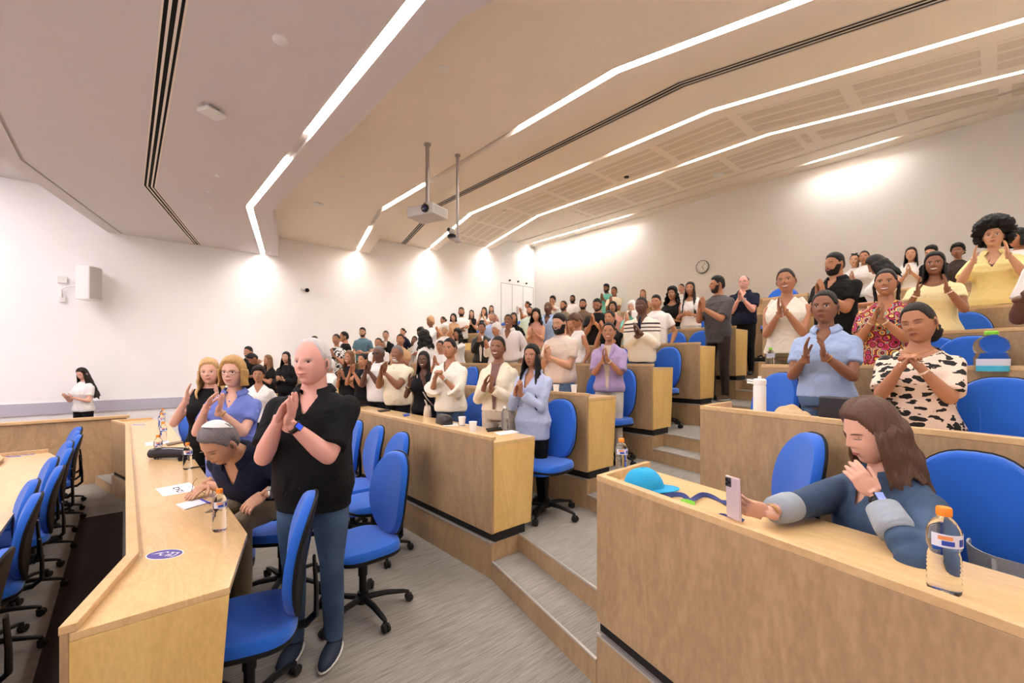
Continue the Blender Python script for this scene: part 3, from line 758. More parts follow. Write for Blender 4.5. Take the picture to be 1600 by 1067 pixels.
# second row desk
def cup(c, label, h=.09, r=.036, band=False):
    root = empty('paper_cup', tuple(c)); tag(root, label, 'cup', 'white paper cups')
    b = MB(); b.lathe([(.001, .002), (r*.68, 0), (r*.72, .004), (r, h), (r*1.05, h+.002), (r*1.02, h+.004), (r*.95, h), (r*.68, .008), (.001, .008)], 24, close=False); bez('body', b, M_PAPER, root)
    if band: b = MB(); b.lathe([(r*.735, .008), (r*.80, .03)], 24, close=False); bez('band', b, mat('grey_cup_print', (120, 116, 140), .6), root)
cup(pz(722, 666, Z2), 'white paper cup with a grey base band, left of two on the second row desk', band=True)
cup(pz(739, 675, Z2), 'plain white paper cup nearest the black phone on the second row desk')
cup(pz(869, 614, Z3), 'white paper cup left of two on the third row desk')
cup(pz(897, 614, Z3), 'white paper cup right of two on the third row desk')
sheet('phone', [(759, 671), (783, 669), (786, 672), (762, 675)], Z2+.0005, 'black phone on the second row desk by the corner', M_BLK, .012, 'phone')
sheet('paper_sheet', [(690, 661), (714, 661), (716, 665), (693, 666)], Z2+.0005, 'white paper near the cups on the second row desk')
sheet('paper_sheet', [(772, 676), (800, 672), (812, 675), (782, 680)], Z2+.0005, 'white paper with a blue cover at the end of the second row desk')
sheet('phone', [(556, 634), (572, 632), (575, 634), (560, 636)], Z2+.0005, 'dark phone at the left of the second row desk', M_BLK, .01, 'phone')
sheet('phone', [(590, 642), (606, 640), (610, 642), (594, 644)], Z2+.0005, 'dark phone in front of the man with sunglasses', M_BLK, .01, 'phone')
bottle(pz(789, 672, Z2), 'clear water bottle before the woman in cream', capm=M_WHITEP, lab=False)
sheet('phone', [(629, 648), (638, 646), (641, 649), (632, 651)], Z2+.0005, 'small blue card beside the black-dressed woman', M_LBL, .006, 'card')
def handbag(c, rz, L, W, H, m, label, mflap=None, strap=True, name='handbag'):
    root = empty(name, tuple(c), rz); tag(root, label, 'bag')
    b = MB(); n = 22
    prof = [(.94, 0), (1.0, .12), (1.02, .5), (.95, .85), (.80, 1.0)]; vs = []
    for s_, h in prof:
        for k in range(n):
            a = 2*PI*k/n; vs.append((L/2*s_*sgnp2(math.cos(a), .5), W/2*s_*(1.1-.35*h)*sgnp2(math.sin(a), .7), H*h))
    b.add(vs, [(i*n+k, i*n+(k+1) % n, (i+1)*n+(k+1) % n, (i+1)*n+k) for i in range(4) for k in range(n)]+[tuple(reversed(range(n))), tuple(4*n+k for k in range(n))])
    bez('body', b, m, root, True, 60)
    b = MB(); b.tube([(-L*.42, -W*.1, H*.98), (0, -W*.1, H*1.02), (L*.42, -W*.1, H*.98)], .004, 6); bez('zip', b, M_CHROME, root)
    if strap: b = MB(); b.tube([(-L*.45, 0, H*.9), (-L*.35, .02, H*1.35), (0, .03, H*1.55), (L*.35, .02, H*1.35), (L*.45, 0, H*.9)], [(.009, .004)]*5, 8); bez('strap', b, m, root)
    return root
def sgnp2(v, p): return math.copysign(abs(v)**p, v)
M_LEB = mat('black_leather_bag', (24, 23, 24), .35, bump=.3, bscale=30)
handbag(pz(694, 662, Z2), math.radians(80), .26, .12, .09, M_LEB, 'black leather handbag slumped on the second row desk', strap=False)
handbag(pz(668, 650, Z2), math.radians(60), .20, .09, .12, mat('beige_leather', (214, 198, 178), .5), 'cream and black bag on the second row desk')
# third row (right wing)
c = pz(1187, 645, Z3+.012); root = empty('flask', (c.x, c.y, Z3)); tag(root, 'tall white insulated flask with a looped lid on the right wing desk', 'flask')
b = MB(); b.lathe([(.001, 0), (.036, 0), (.038, .004), (.038, .185), (.034, .195), (.034, .2)], 28); bez('body', b, M_WHITEP, root)
b = MB(); b.lathe([(.0385, .198), (.0395, .205), (.0395, .228), (.03, .236)], 28); b.tube([(-.0, .03, .22), (0, .075, .225), (0, .075, .21), (0, .035, .205)], .007, 8); bez('lid', b, M_WHITEP, root)
b = MB(); b.lathe([(.010, .235), (.010, .25), (.006, .253)], 12); bez('spout', b, M_WHITEP, root)
# draped beige cloth
def crumple(name, c, sx, sy, h, m, label, cat, rz=0, seed=1):
    root_c = Vector(c); b = MB(); n = 26; rng = np.random.RandomState(seed); K = rng.randn(6, 2)*rng.uniform(20, 60, (6, 1)); ph = rng.rand(6)*6; vs = []
    for i in range(n+1):
        for j in range(n+1):
            u, v = 2*i/n-1, 2*j/n-1; r = min(1, math.hypot(u, v)); x, y = u*sx/2, v*sy/2
            z = h*(1-r**2.5)*(.7+.3*math.sin(3*u+1))+.012*sum(math.sin(K[q][0]*x+K[q][1]*y+ph[q]) for q in range(6))*(1-r**4)*.6
            vs.append((x*(1+.08*math.sin(5*v)), y*(1+.08*math.sin(4*u)), max(.002, z+.004)))
    n0 = len(vs); vs += [(x, y, 0.0) for x, y, z in vs]
    W_ = n+1; fs = []
    for i in range(n):
        for j in range(n):
            a = i*W_+j; fs.append((a, a+W_, a+W_+1, a+1)); fs.append((n0+a, n0+a+1, n0+a+W_+1, n0+a+W_))
    for i in range(n):
        fs += [(i*W_, n0+i*W_, n0+(i+1)*W_, (i+1)*W_), ((i+1)*W_+n, n0+(i+1)*W_+n, n0+i*W_+n, i*W_+n), (i+1, n0+i+1, n0+i, i), (n*W_+i, n0+n*W_+i, n0+n*W_+i+1, n*W_+i+1)]
    Mx = T(*root_c) @ R(rz, 'Z'); b.add([Mx @ Vector(v) for v in vs], fs)
    return tag(b.build(name, m, smooth=True), label, cat)
crumple('cloth', pz(1241, 655, Z3), .26, .16, .07, mat('beige_cloth', (206, 176, 136), .9), 'crumpled beige cloth on the right wing desk beside the flask', 'cloth', 1.3)
c = pz(1333, 664, Z3); root = empty('handbag', tuple(c), math.radians(78)); tag(root, 'flat black handbag standing on the right wing desk with a gold clasp', 'bag')
b = MB(); b.prism([(-.16, -.03), (.16, -.03), (.16, .03), (-.16, .03)], 0, .15); bez('body', b, mat('black_smooth_leather', (26, 25, 32), .4), root, False, bevel=.01)
b = MB()
for i in range(5): b.tube([(.165+.008*math.cos(a), -.01, .10+.012*math.sin(a)-i*.02) for a in np.linspace(0, 2*PI, 9)], .0022, 5)
bez('chain', b, mat('gold_metal', (206, 160, 84), .3, metal=1), root)
# fourth row: milky bottle and jug
bottle(pz(1204, 569, Z4+.02)*1.0 if False else Vector((px_(1204, 570, 4.25).x, px_(1204, 570, 4.25).y, Z4)), 'small milky bottle with a green cap on the fourth row wing desk', h=.19, r=.032, capm=M_GRC, lab=True)
c = Vector((px_(1549, 572, 3.83).x, px_(1549, 572, 3.83).y, Z4)); root = empty('water_jug', tuple(c)); tag(root, 'large clear water jug with green cap and blue label on the right wing desk', 'jug')
b = MB(); b.lathe([(.001, .003), (.07, 0), (.075, .01), (.075, .09), (.068, .105), (.066, .12), (.074, .135), (.077, .16), (.07, .19), (.05, .21), (.028, .222), (.026, .232)], 32); bez('body', b, mat('clear_jug_plastic', (226, 234, 242), .12, trans=1, ior=1.09, spec=.8), root)
b = MB(); b.lathe([(.03, .228), (.031, .245), (.025, .25)], 22); bez('cap', b, M_GRC, root)
b = MB(); n = 26; vs = []
for z in (.012, .045, .085):
    for k in range(n+1): a = 2.2+2.9*k/n; vs.append((.0765*math.cos(a), .0765*math.sin(a), z))
b.add(vs[:2*(n+1)], [(k, k+1, n+2+k, n+1+k) for k in range(n)], 0); b.add(vs[n+1:], [(k, k+1, n+2+k, n+1+k) for k in range(n)], 1)
b.build('label', [mat('turquoise_label', (70, 190, 220), .5), M_LAB], parent=root, smooth=True)
# nearest wing desk
bottle(pz(1475, 926, Z2), 'large orange-capped water bottle nearest the camera on the wing desk', rz=math.radians(205), h=.232, r=.036)
bottle(pz(971, 741, Z2), 'orange-capped bottle with a pale label behind the light blue cap', rz=math.radians(230), h=.20)
# light blue baseball cap
c = pz(1000, 769, Z2)+Vector((.055, .01, 0)); root = empty('baseball_cap', tuple(c), math.radians(-62)); tag(root, 'light blue baseball cap lying on the nearest wing desk', 'cap')
M_CAPB = mat('light_blue_twill', (36, 164, 214), .85, bump=.3, bscale=200)
b = MB(); n, m_ = 36, 14; vs = []
for j in range(m_+1):
    q = j/m_; ph_ = q*PI/2
    for k in range(n):
        a = 2*PI*k/n; dent = 1-.07*math.exp(-((a-2.2)/.5)**2)*math.sin(2*ph_)-.02*abs(math.sin(a*3))*math.sin(ph_*2)
        vs.append((.098*math.cos(ph_)**.72*math.cos(a)*dent-.01*q, .084*math.cos(ph_)**.72*math.sin(a)*dent, .105*math.sin(ph_)*(1-.06*math.cos(a*2+1)*math.sin(2*ph_))))
b.add(vs, [(j*n+k, j*n+(k+1) % n, (j+1)*n+(k+1) % n, (j+1)*n+k) for j in range(m_) for k in range(n)]); bez('crown', b, M_CAPB, root)
b = MB(); n = 20; vs = []
for zz in (0, .004):
    for j in range(5):
        for k in range(n+1):
            a = -1.15+2.3*k/n; r_ = 1+.75*(j/4)*math.cos(a*.62)**.5 if False else 1+(j/4)*.72*max(0, math.cos(a*1.3))**.6
            vs.append((.094*math.cos(a)*r_, .082*math.sin(a)*(1+(r_-1)*.35), .014+zz-.012*(math.sin(a)**2)*(j/4)+.004))
W_ = n+1; L5 = 5*W_; fs = []
for j in range(4):
    for k in range(n): a = j*W_+k; fs += [(L5+a, L5+a+W_, L5+a+W_+1, L5+a+1)[::-1], (a, a+1, a+W_+1, a+W_)[::-1]]
for k in range(n): a = 4*W_+k; fs.append((a, a+1, L5+a+1, L5+a))
b.add(vs, fs); bez('peak', b, M_CAPB, root, True, 60)
b = MB(); b.ell(T(-.01, 0, .106), .008, .008, .004, 10, 6); bez('button', b, M_CAPB, root)
# lanyard
def strap(pts, w, th=.0025):
    p0 = [Vector(p) for p in pts]; pts = []
    for i in range(len(p0)-1):
        a_, b_, c_, d_ = p0[max(0, i-1)], p0[i], p0[i+1], p0[min(len(p0)-1, i+2)]
        for q in range(5):
            t = q/5; pts.append(.5*((2*b_)+(c_-a_)*t+(2*a_-5*b_+4*c_-d_)*t*t+(3*b_-a_-3*c_+d_)*t**3))
    pts.append(p0[-1]); b = MB(); vs = []; n = len(pts)
    for i in range(n):
        t = (pts[min(i+1, n-1)]-pts[max(0, i-1)]).normalized(); s_ = Vector((-t.y, t.x, 0)).normalized(); tw = .8*math.sin(i*.22)
        s2 = s_*math.cos(tw)+Vector((0, 0, 1))*abs(math.sin(tw))
        for a, bb in ((-.5, 0), (.5, 0), (.5, 1), (-.5, 1)): vs.append(pts[i]+s2*a*w+Vector((0, 0, w*abs(math.sin(tw))*.5+th*bb)))
    fs = [(i*4+k, i*4+(k+1) % 4, (i+1)*4+(k+1) % 4, (i+1)*4+k) for i in range(n-1) for k in range(4)]+[(3, 2, 1, 0), tuple((n-1)*4+k for k in range(4))]
    b.add(vs, fs); return b
M_NAV = mat('navy_webbing', (34, 48, 110), .7)
c = pz(1085, 790, Z2); org = tuple(c); root = empty('lanyard', org); tag(root, 'navy lanyard with black buckles and a green clip on the wing desk', 'lanyard')
def lp(px, q, z=.003): return pz(px, q, Z2+z)
b = strap([lp(1030, 780), lp(1048, 776), lp(1066, 776, .01), lp(1080, 782, .012), lp(1097, 776, .008), lp(1112, 778), lp(1128, 784), lp(1136, 790)], .022); o = b.build('upper_strap', M_NAV, origin=org); o.parent = root; o.location = (0, 0, 0)
b = strap([lp(1032, 786), lp(1055, 790), lp(1080, 797), lp(1105, 806), lp(1130, 812), lp(1150, 816), lp(1158, 811)], .026); o = b.build('lower_strap', M_NAV, origin=org); o.parent = root; o.location = (0, 0, 0)
b = strap([lp(1058, 785, .006), lp(1070, 785, .012), lp(1086, 790, .006)], .018); o = b.build('green_clip', mat('green_plastic', (120, 200, 40), .5), origin=org); o.parent = root; o.location = (0, 0, 0)
for px, q in ((1130, 806), (1150, 810)):
    b = MB(); q_ = lp(px, q, .010); b.obox(T(*q_) @ R(.5, 'Z'), .03, .022, .012); o = b.build('buckle', M_BLK, origin=org, bevel=.002); o.parent = root; o.location = (0, 0, 0)
# phone in the seated woman's hand
r_ = ray(1146, 778); t_ = 1.60; pc = Vector((r_[0]*t_, r_[1]*t_, EYE+r_[2]*t_))
PHONE_C = pc
root = empty('phone', tuple(pc)); tag(root, 'phone in a clear pinkish case held up by the seated woman', 'phone')
fw = (Vector((-C_, -S_, 0))*.18+Vector((-S_, C_, 0))*.98).normalized()      # direction the back faces
upv = (Vector((0, 0, 1))+Vector((-S_, C_, 0))*.30).normalized(); upv = (upv-fw*upv.dot(fw)).normalized(); sd = upv.cross(fw)
root.rotation_euler = Matrix((sd, upv, fw)).transposed().to_euler()
b = MB(); b.obox(Matrix.Identity(4), .074, .155, .009); bez('case', b, mat('pinkish_clear_case', (206, 184, 186), .25), root, False, bevel=.004)
b = MB(); b.obox(T(0, 0, -.0052), .068, .148, .001); bez('screen', b, mat('dark_screen', (24, 24, 30), .1), root, False)
b = MB(); b.obox(T(-.018, .055, .0055), .030, .034, .003); bez('camera_bump', b, mat('graphite', (70, 68, 74), .3), root, False, bevel=.001)
for ax_, ay_ in ((-.025, .063), (-.025, .047), (-.011, .055)):
    b = MB(); b.lathe([(.006, .007), (.006, .009), (.0001, .0092)], 14, M=T(ax_, ay_, 0), close=False); bez('lens', b, M_BLK, root)
# grey canvas bag on the chair at the right edge
root = empty('tote_bag', (2.40, -.10, .765), math.radians(80)); tag(root, 'pale grey canvas bag on the chair at the right edge', 'bag')
b = MB(); n = 24; vs = []
for s_, h in [(.9, 0), (1, .02), (1.03, .12), (1.08, .22), (1.04, .22), (.98, .12), (.9, .02)]:
    for k in range(n): a = 2*PI*k/n; vs.append((.17*s_*sgnp2(math.cos(a), .45), .065*s_*sgnp2(math.sin(a), .6), h+.012*math.cos(a*2)*(h > .1)))
b.add(vs, [(i*n+k, i*n+(k+1) % n, (i+1)*n+(k+1) % n, (i+1)*n+k) for i in range(6) for k in range(n)]+[tuple(reversed(range(n))), tuple(6*n+k for k in range(n))]); bez('body', b, mat('grey_canvas', (176, 176, 172), .9, bump=.3, bscale=150), root, True, 60)
b = MB(); b.tube([(-.10, .07, .20), (-.09, .10, .12), (.09, .10, .12), (.10, .07, .20)], [(.012, .003)]*4, 8); bez('handle', b, mat('grey_canvas', (176, 176, 172), .9), root)
# dark bag on the upper desk in front of the woman in black
l_ = px_(1050, 496, XC(6)+.25); handbag((l_.x, l_.y, ZD(6)-.045), math.radians(80), .34, .12, .10, M_LEB, 'black bag on the sixth row desk before the woman in black', strap=False)
l_ = px_(1474, 478, XC(6)-.24*2.2+.25); handbag((l_.x, l_.y, ZD(6)-.045), math.radians(75), .22, .1, .14, M_LEB, 'small dark bag on the desk left of the yellow shirt', strap=False)

# ================================================================== people
def lap(V, F, it=2, lam=.5):
    E = set()
    for f in F:
        n = len(f)
        for i in range(n):
            a, b = f[i], f[(i+1) % n]; E.add((a, b) if a < b else (b, a))
    if not E: return V
    E = np.array(list(E)); deg = np.zeros(len(V)); np.add.at(deg, E[:, 0], 1); np.add.at(deg, E[:, 1], 1); deg[deg == 0] = 1
    for _ in range(it):
        S = np.zeros_like(V); np.add.at(S, E[:, 0], V[E[:, 1]]); np.add.at(S, E[:, 1], V[E[:, 0]])
        V = V+lam*(S/deg[:, None]-V)
    return V
def vnormals(V, F):
    N_ = np.zeros_like(V)
    F4 = np.array([f if len(f) == 4 else (f[0], f[1], f[2], f[2]) for f in F])
    n = np.cross(V[F4[:, 2]]-V[F4[:, 0]], V[F4[:, 3]]-V[F4[:, 1]])
    for c in range(4): np.add.at(N_, F4[:, c], n)
    l = np.linalg.norm(N_, axis=1); l[l == 0] = 1
    return N_/l[:, None]
_jobs = []
def queue(mb, voxel):
    me = bpy.data.meshes.new('tmp'); me.from_pydata([tuple(v) for v in mb.v], [], mb.f); me.update()
    o = bpy.data.objects.new('tmp', me); COL.objects.link(o)
    m = o.modifiers.new('r', 'REMESH'); m.mode = 'VOXEL'; m.voxel_size = voxel; m.use_smooth_shade = True
    j = {'o': o}; _jobs.append(j); return j
def run_jobs():
    dg = bpy.context.evaluated_depsgraph_get()
    for j in _jobs:
        ev = j['o'].evaluated_get(dg); me = ev.to_mesh()
        n = len(me.vertices); V = np.empty(n*3); me.vertices.foreach_get('co', V)
        j['V'] = V.reshape(-1, 3); j['F'] = [tuple(p.vertices) for p in me.polygons]
        ev.to_mesh_clear()
    for j in _jobs:
        me = j['o'].data; bpy.data.objects.remove(j['o']); bpy.data.meshes.remove(me); j['o'] = None
    _jobs.clear()

def sm(x, a=0., b=1.):
    t = np.clip((x-a)/(b-a), 0, 1); return t*t*(3-2*t)
AZ, AY, AXF, AXB = .118, .0765, .086, .100
def hsec(z):
    u = np.clip(z/AZ, -1, 1)
    r = np.where(u > 0, np.sqrt(np.clip(1-np.abs(u)**2.3, 0, 1)), np.sqrt(np.clip(1-np.abs(u)**3.4, 0, 1)))
    n = 1-.27*sm(-u, .05, 1.05)
    W = AY*r*n
    Df = AXF*np.where(u < 0, r**.75*(1-.06*sm(-u)), r)
    Db = AXB*r*(1-.52*sm(-u, .1, .95))
    return W, Df, Db
def hbump(y, z, nw=1.):
    y = np.abs(y); G = lambda d, s: np.exp(-(d/s)**2)
    A = np.interp(z, [-.036, -.030, -.022, .0, .020, .034], [0, .010, .0235, .014, .005, 0])
    sg = np.interp(z, [-.034, -.022, .0, .03], [.0135*nw, .0115*nw, .0075, .008])
    b = A*np.exp(-(y/sg)**2)
    b += .004*G(y-.014*nw, .006)*G(z+.026, .006)
    b -= .0085*G(y-.031, .014)*G(z-.004, .011)
    b += .0035*G(y-.028, .020)*G(z-.024, .008)
    b += .0045*G(y-.042, .017)*G(z+.028, .018)
    b += .0055*G(y, .026)*G(z+.058, .016)
    b += .0028*G(y, .019)*(G(z+.0515, .004)+1.15*G(z+.0625, .005))
    b += .0075*G(y, .020)*G(z+.097, .014)
    b -= .0035*G(y, .020)*G(z+.077, .007)
    return b
def hfront(y, z, nw=1.):
    y = np.asarray(y, float); z = np.asarray(z, float)
    W, Df, Db = hsec(z)
    q = np.clip(np.abs(y)/np.maximum(W, 1e-4), 0, .999)
    return Df*(1-q**2.3)**.5*.999+hbump(y, z, nw)

def head_geo(lod, f):
    """returns V,F,M ; material ids 0 skin 1 brow 2 lip 3 eye white 4 iris 5 teeth 6 lash 7 shadow"""
    nt_, nz = [(84, 72), (48, 40), (28, 24)][lod]
    nw = f.get('nw', 1.0)
    # azimuth samples dense at the front
    a = np.linspace(-1, 1, nt_, endpoint=False); th = PI*(a*.45+.55*np.sign(a)*np.abs(a)**2.0)
    s = np.linspace(-1, 1, nz+1)[1:-1]; zz = AZ*np.sin(s*PI/2*.995)
    V = []; 
    for z in zz:
        W, Df, Db = hsec(np.array(z)); y = W*np.sin(th); c = np.cos(th)
        xf_ = Df*np.sign(c)*np.abs(c)**.92; xb_ = Db*c
        x = np.where(c > 0, xf_, xb_)+np.where(c > 0, sm(c, 0, .5)*hbump(y, np.full_like(y, z), nw), 0)
        V += [(x[i], y[i], z) for i in range(nt_)]
    F = []; nr = len(zz)
    for j in range(nr-1):
        for k in range(nt_): F.append((j*nt_+k, j*nt_+(k+1) % nt_, (j+1)*nt_+(k+1) % nt_, (j+1)*nt_+k))
    V.append((.005, 0, -AZ)); V.append((0, 0, AZ)); b_, t_ = len(V)-2, len(V)-1
    F += [((k+1) % nt_, k, b_) for k in range(nt_)]+[((nr-1)*nt_+k, (nr-1)*nt_+(k+1) % nt_, t_) for k in range(nt_)]
    M = [0]*len(F)
    mb = MB(); mb.v = [tuple(v) for v in V]; mb.f = F; mb.m = M
    for sg in (-1, 1):
        W = float(hsec(np.array(-.005))[0])
        Mx = T(-.006, sg*(W+.004), -.006) @ R(sg*-.35, 'Z') @ R(.15, 'Y')
        mb.ell(Mx, .0155, .0065, .031, 12, 8, 0)
        if lod == 0:
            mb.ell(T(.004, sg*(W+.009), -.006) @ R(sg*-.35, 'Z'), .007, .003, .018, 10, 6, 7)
    def lens(yc, half, lo, up, eps, mi, n=None, m=None):
        n = n or [14, 8, 5][lod]; m = m or [4, 3, 1][lod]
        t = np.linspace(-1, 1, n+1); vs = []
        for j in range(m+1):
            q = j/m; y = yc+t*half; z = lo(t)*(1-q)+up(t)*q
            x = hfront(y, z, nw)+eps
            vs += list(zip(x, y, z))
        fs = [(j*(n+1)+i, j*(n+1)+i+1, (j+1)*(n+1)+i+1, (j+1)*(n+1)+i) for j in range(m) for i in range(n)]
        mb.add(vs, fs, mi)
    par = lambda t, p=1.: np.clip(1-t*t, 0, 1)**p
    closed = f.get('closed', 0); gy = f.get('gaze', 0)*.004; gz = f.get('gazez', 0)*.002
    ez = .003
    for sg in (-1, 1):
        yc = sg*.0315
        if closed:
            lens(yc, .0145, lambda t: ez-.0035*par(t)-.0012, lambda t: ez-.0035*par(t)+.0010, .0016, 6)
        else:
            sq = f.get('squint', 0)
            up = lambda t: ez+(.0058-.002*sq)*par(t, .8); lo = lambda t: ez-(.0044-.0012*sq)*par(t)
            lens(yc, .0148, lo, up, .0010, 3)
            r = .0060
            cz = lambda t: np.sqrt(np.clip(1-t*t, 0, 1))*r
            lens(yc+gy, r, lambda t: np.maximum(ez+gz-cz(t), ez-.0042*par((t*r+gy)/.0148)), lambda t: np.minimum(ez+gz+cz(t), ez+(.0056-.002*sq)*par((t*r+gy)/.0148, .8)), .0016, 4, 10, 4)
            lens(yc, .0158, lambda t: ez+(.0054-.002*sq)*par(t, .8)-.0003, lambda t: ez+(.0082-.002*sq)*par(t, .8)-.0003, .0019, 6)
        lens(sg*.034, .0195, lambda t: .0175+f.get('brow', 0)*.003+.0035*par(t*.9)-.0005, lambda t: .0205+f.get('brow', 0)*.003+.0048*par(t, .8)-.001, .0016, 1)
    mw = .024+.0055*f.get('smile', 0); cs = -.001+.0075*f.get('smile', 0); g = f.get('teeth', 0)*.0095
    mc = lambda t: -.0570+cs*t*t
    if g:
        lens(0, mw*.93, lambda t: mc(t)-g*par(t, .6)*.62, lambda t: mc(t)+g*par(t, .6)*.38, .0012, 5)
    else:
        lens(0, mw, lambda t: mc(t)-.0010, lambda t: mc(t)+.0006, .0024, 7)
    th_ = f.get('lip', 1.)
    lens(0, mw, lambda t: mc(t)+g*par(t, .6)*.38, lambda t: mc(t)+g*par(t, .6)*.38+.0060*th_*par(t, .8), .0016, 2)
    lens(0, mw*.96, lambda t: mc(t)-g*par(t, .6)*.62-.0078*th_*par(t, .8), lambda t: mc(t)-g*par(t, .6)*.62, .0016, 2)
    if g == 0 and lod == 0 and f.get('smile', 0) > .3:
        for sg in (-1, 1): pass
    return mb

def hline(th, style):
    """hairline height by azimuth (deg from front)"""
    a = abs(th)
    if style == 'receding': return np.interp(a, [0, 30, 45, 62, 78, 84, 100, 112, 180], [.104, .100, .098, .070, .020, .012, .022, -.045, -.070])
    if style == 'rim': return np.interp(a, [0, 50, 66, 84, 100, 112, 180], [.130, .125, .045, .012, .022, -.045, -.070])
    if style == 'wrap': return np.interp(a, [0, 40, 70, 100, 120, 180], [.050, .045, .010, -.020, -.060, -.075])
    if style == 'hijab': return np.interp(a, [0, 30, 48, 56, 70, 180], [.055, .050, .020, -.060, -.115, -.115])
    if style == 'woman': return np.interp(a, [0, 35, 52, 66, 84, 104, 118, 180], [.074, .070, .045, .012, .006, .008, -.060, -.080])
    return np.interp(a, [0, 35, 52, 66, 78, 86, 102, 114, 180], [.070, .067, .055, .030, .000, .005, .020, -.050, -.075])
def cap_geo(mb, lod, T0, style='man', top=0, back=0, noise=0, side=0, mi=0, ripple=0, full=None, part=0):
    nt_, nz = [(72, 44), (40, 26), (24, 16)][lod]
    th = np.linspace(-PI, PI, nt_, endpoint=False)
    s = np.linspace(-.97, 1, nz+1); zz = AZ*np.sin(s*PI/2)
    rng = np.random.RandomState(3)
    vs = []
    for j, z in enumerate(zz):
        W, Df, Db = hsec(np.array(min(z, AZ*.9999)))
        c, s_ = np.cos(th), np.sin(th)
        x = np.where(c > 0, Df*np.sign(c)*np.abs(c)**.92, Db*c); y = W*s_
        nx = x/.09**2*.5; ny = y/.077**2*.5; nz_ = np.full_like(x, z/AZ**2*.5)
        l = np.sqrt(nx*nx+ny*ny+nz_*nz_)+1e-6
        hl = np.array([hline(math.degrees(t), style) for t in th])
        m = sm(z-hl, -.004, .012)
        up = sm(np.full_like(x, z), .03, .11)
        bk = sm(-c, -.2, .8)
        t_ = T0+top*up+back*bk+side*np.abs(s_)*(1-up)
        if ripple: t_ = t_+ripple*np.sin(th*23+z*40)*.5+ripple*np.sin(th*11-z*70)*.5
        if part: t_ = t_-part*np.exp(-((y-.012)/.006)**2)*up
        if noise: t_ = t_+noise*(rng.rand(nt_)-.5)*2
        d = np.where(m > .02, t_*m**.6, 0)-.007*(1-m)
        d = np.where(m > .02, np.maximum(d, .0015*m-.006*(1-m)), d)
        vs += list(zip(x+nx/l*d, y+ny/l*d, z+nz_/l*d))
    fs = [(j*nt_+k, j*nt_+(k+1) % nt_, (j+1)*nt_+(k+1) % nt_, (j+1)*nt_+k) for j in range(nz) for k in range(nt_)]
    mb.add(vs, fs, mi)
def curtain_geo(mb, lod, L, a0=68, vol=.02, wave=0, flare=.02, fwd=.0, thick=.02, z0=.06, seed=1, strand=.003, narrow=0, mi=0, side=0):
    nt_, nz = [(64, 30), (34, 16), (20, 9)][lod]
    aa = np.radians(np.linspace(a0, 360-a0, nt_))
    rng = np.random.RandomState(seed); ph = rng.rand(4)*6
    def surf(inner):
        out = []
        for j in range(nz+1):
            q = j/nz; z = z0-q*(L+z0)
            zc = max(z, -.02)
            W, Df, Db = hsec(np.array(zc)); c, s_ = np.cos(aa), np.sin(aa)
            x = np.where(c > 0, Df*c, Db*c); y = W*s_
            grow = vol*sm(np.array(q), 0, .25)+flare*max(0, -z-.06)/max(L, .01)
            r = np.sqrt(x*x+y*y)+1e-6
            o = grow+strand*np.sin(aa*26+ph[0])*(.4+q)+strand*.7*np.sin(aa*13+ph[1]+z*9)*(.4+q)
            if wave: o = o+wave*np.sin(z*55+aa*4+ph[2])*sm(np.array(q), .1, .5)
            if inner: o = o-thick*(1-.6*q)
            x2 = x+x/r*o; y2 = y+y/r*o
            edge = np.clip(np.abs((aa-PI)/(PI-math.radians(a0))), 0, 1)
            x2 = x2+fwd*q*edge
            y2 = y2*(1-narrow*q)+side*q
            zz = z-(.03*np.sin(aa*7+ph[3])+.02*np.sin(aa*17))*q*(0 if L < .14 else 1)-.0*edge
            out += list(zip(x2, y2, zz if hasattr(zz, '__len__') else [z]*nt_))
        return out
    A, B = surf(False), surf(True); n0 = len(A); vs = A+B
    fs = []
    for j in range(nz):
        for k in range(nt_-1):
            fs.append((j*nt_+k, (j+1)*nt_+k, (j+1)*nt_+k+1, j*nt_+k+1)); fs.append((n0+j*nt_+k, n0+j*nt_+k+1, n0+(j+1)*nt_+k+1, n0+(j+1)*nt_+k))
        fs.append((j*nt_, n0+j*nt_, n0+(j+1)*nt_, (j+1)*nt_)); e = nt_-1
        fs.append((j*nt_+e, (j+1)*nt_+e, n0+(j+1)*nt_+e, n0+j*nt_+e))
    for k in range(nt_-1):
        fs.append((nz*nt_+k, n0+nz*nt_+k, n0+nz*nt_+k+1, nz*nt_+k+1)); fs.append((k, k+1, n0+k+1, n0+k))
    mb.add(vs, fs, mi)
def blob(mb, c, r, n=1, noise=0, lod=0, seed=0, mi=0):
    nu, nv = [(28, 18), (18, 12), (12, 8)][lod]; i0 = len(mb.v)
    rr = r if hasattr(r, '__len__') else (r, r, r)
    mb.ell(T(*c), rr[0], rr[1], rr[2], nu, nv, mi)
    if noise:
        rng = np.random.RandomState(seed)
        for i in range(i0, len(mb.v)):
            v = Vector(mb.v[i])-Vector(c); mb.v[i] = tuple(Vector(c)+v*(1+noise*(rng.rand()-.5)*2))
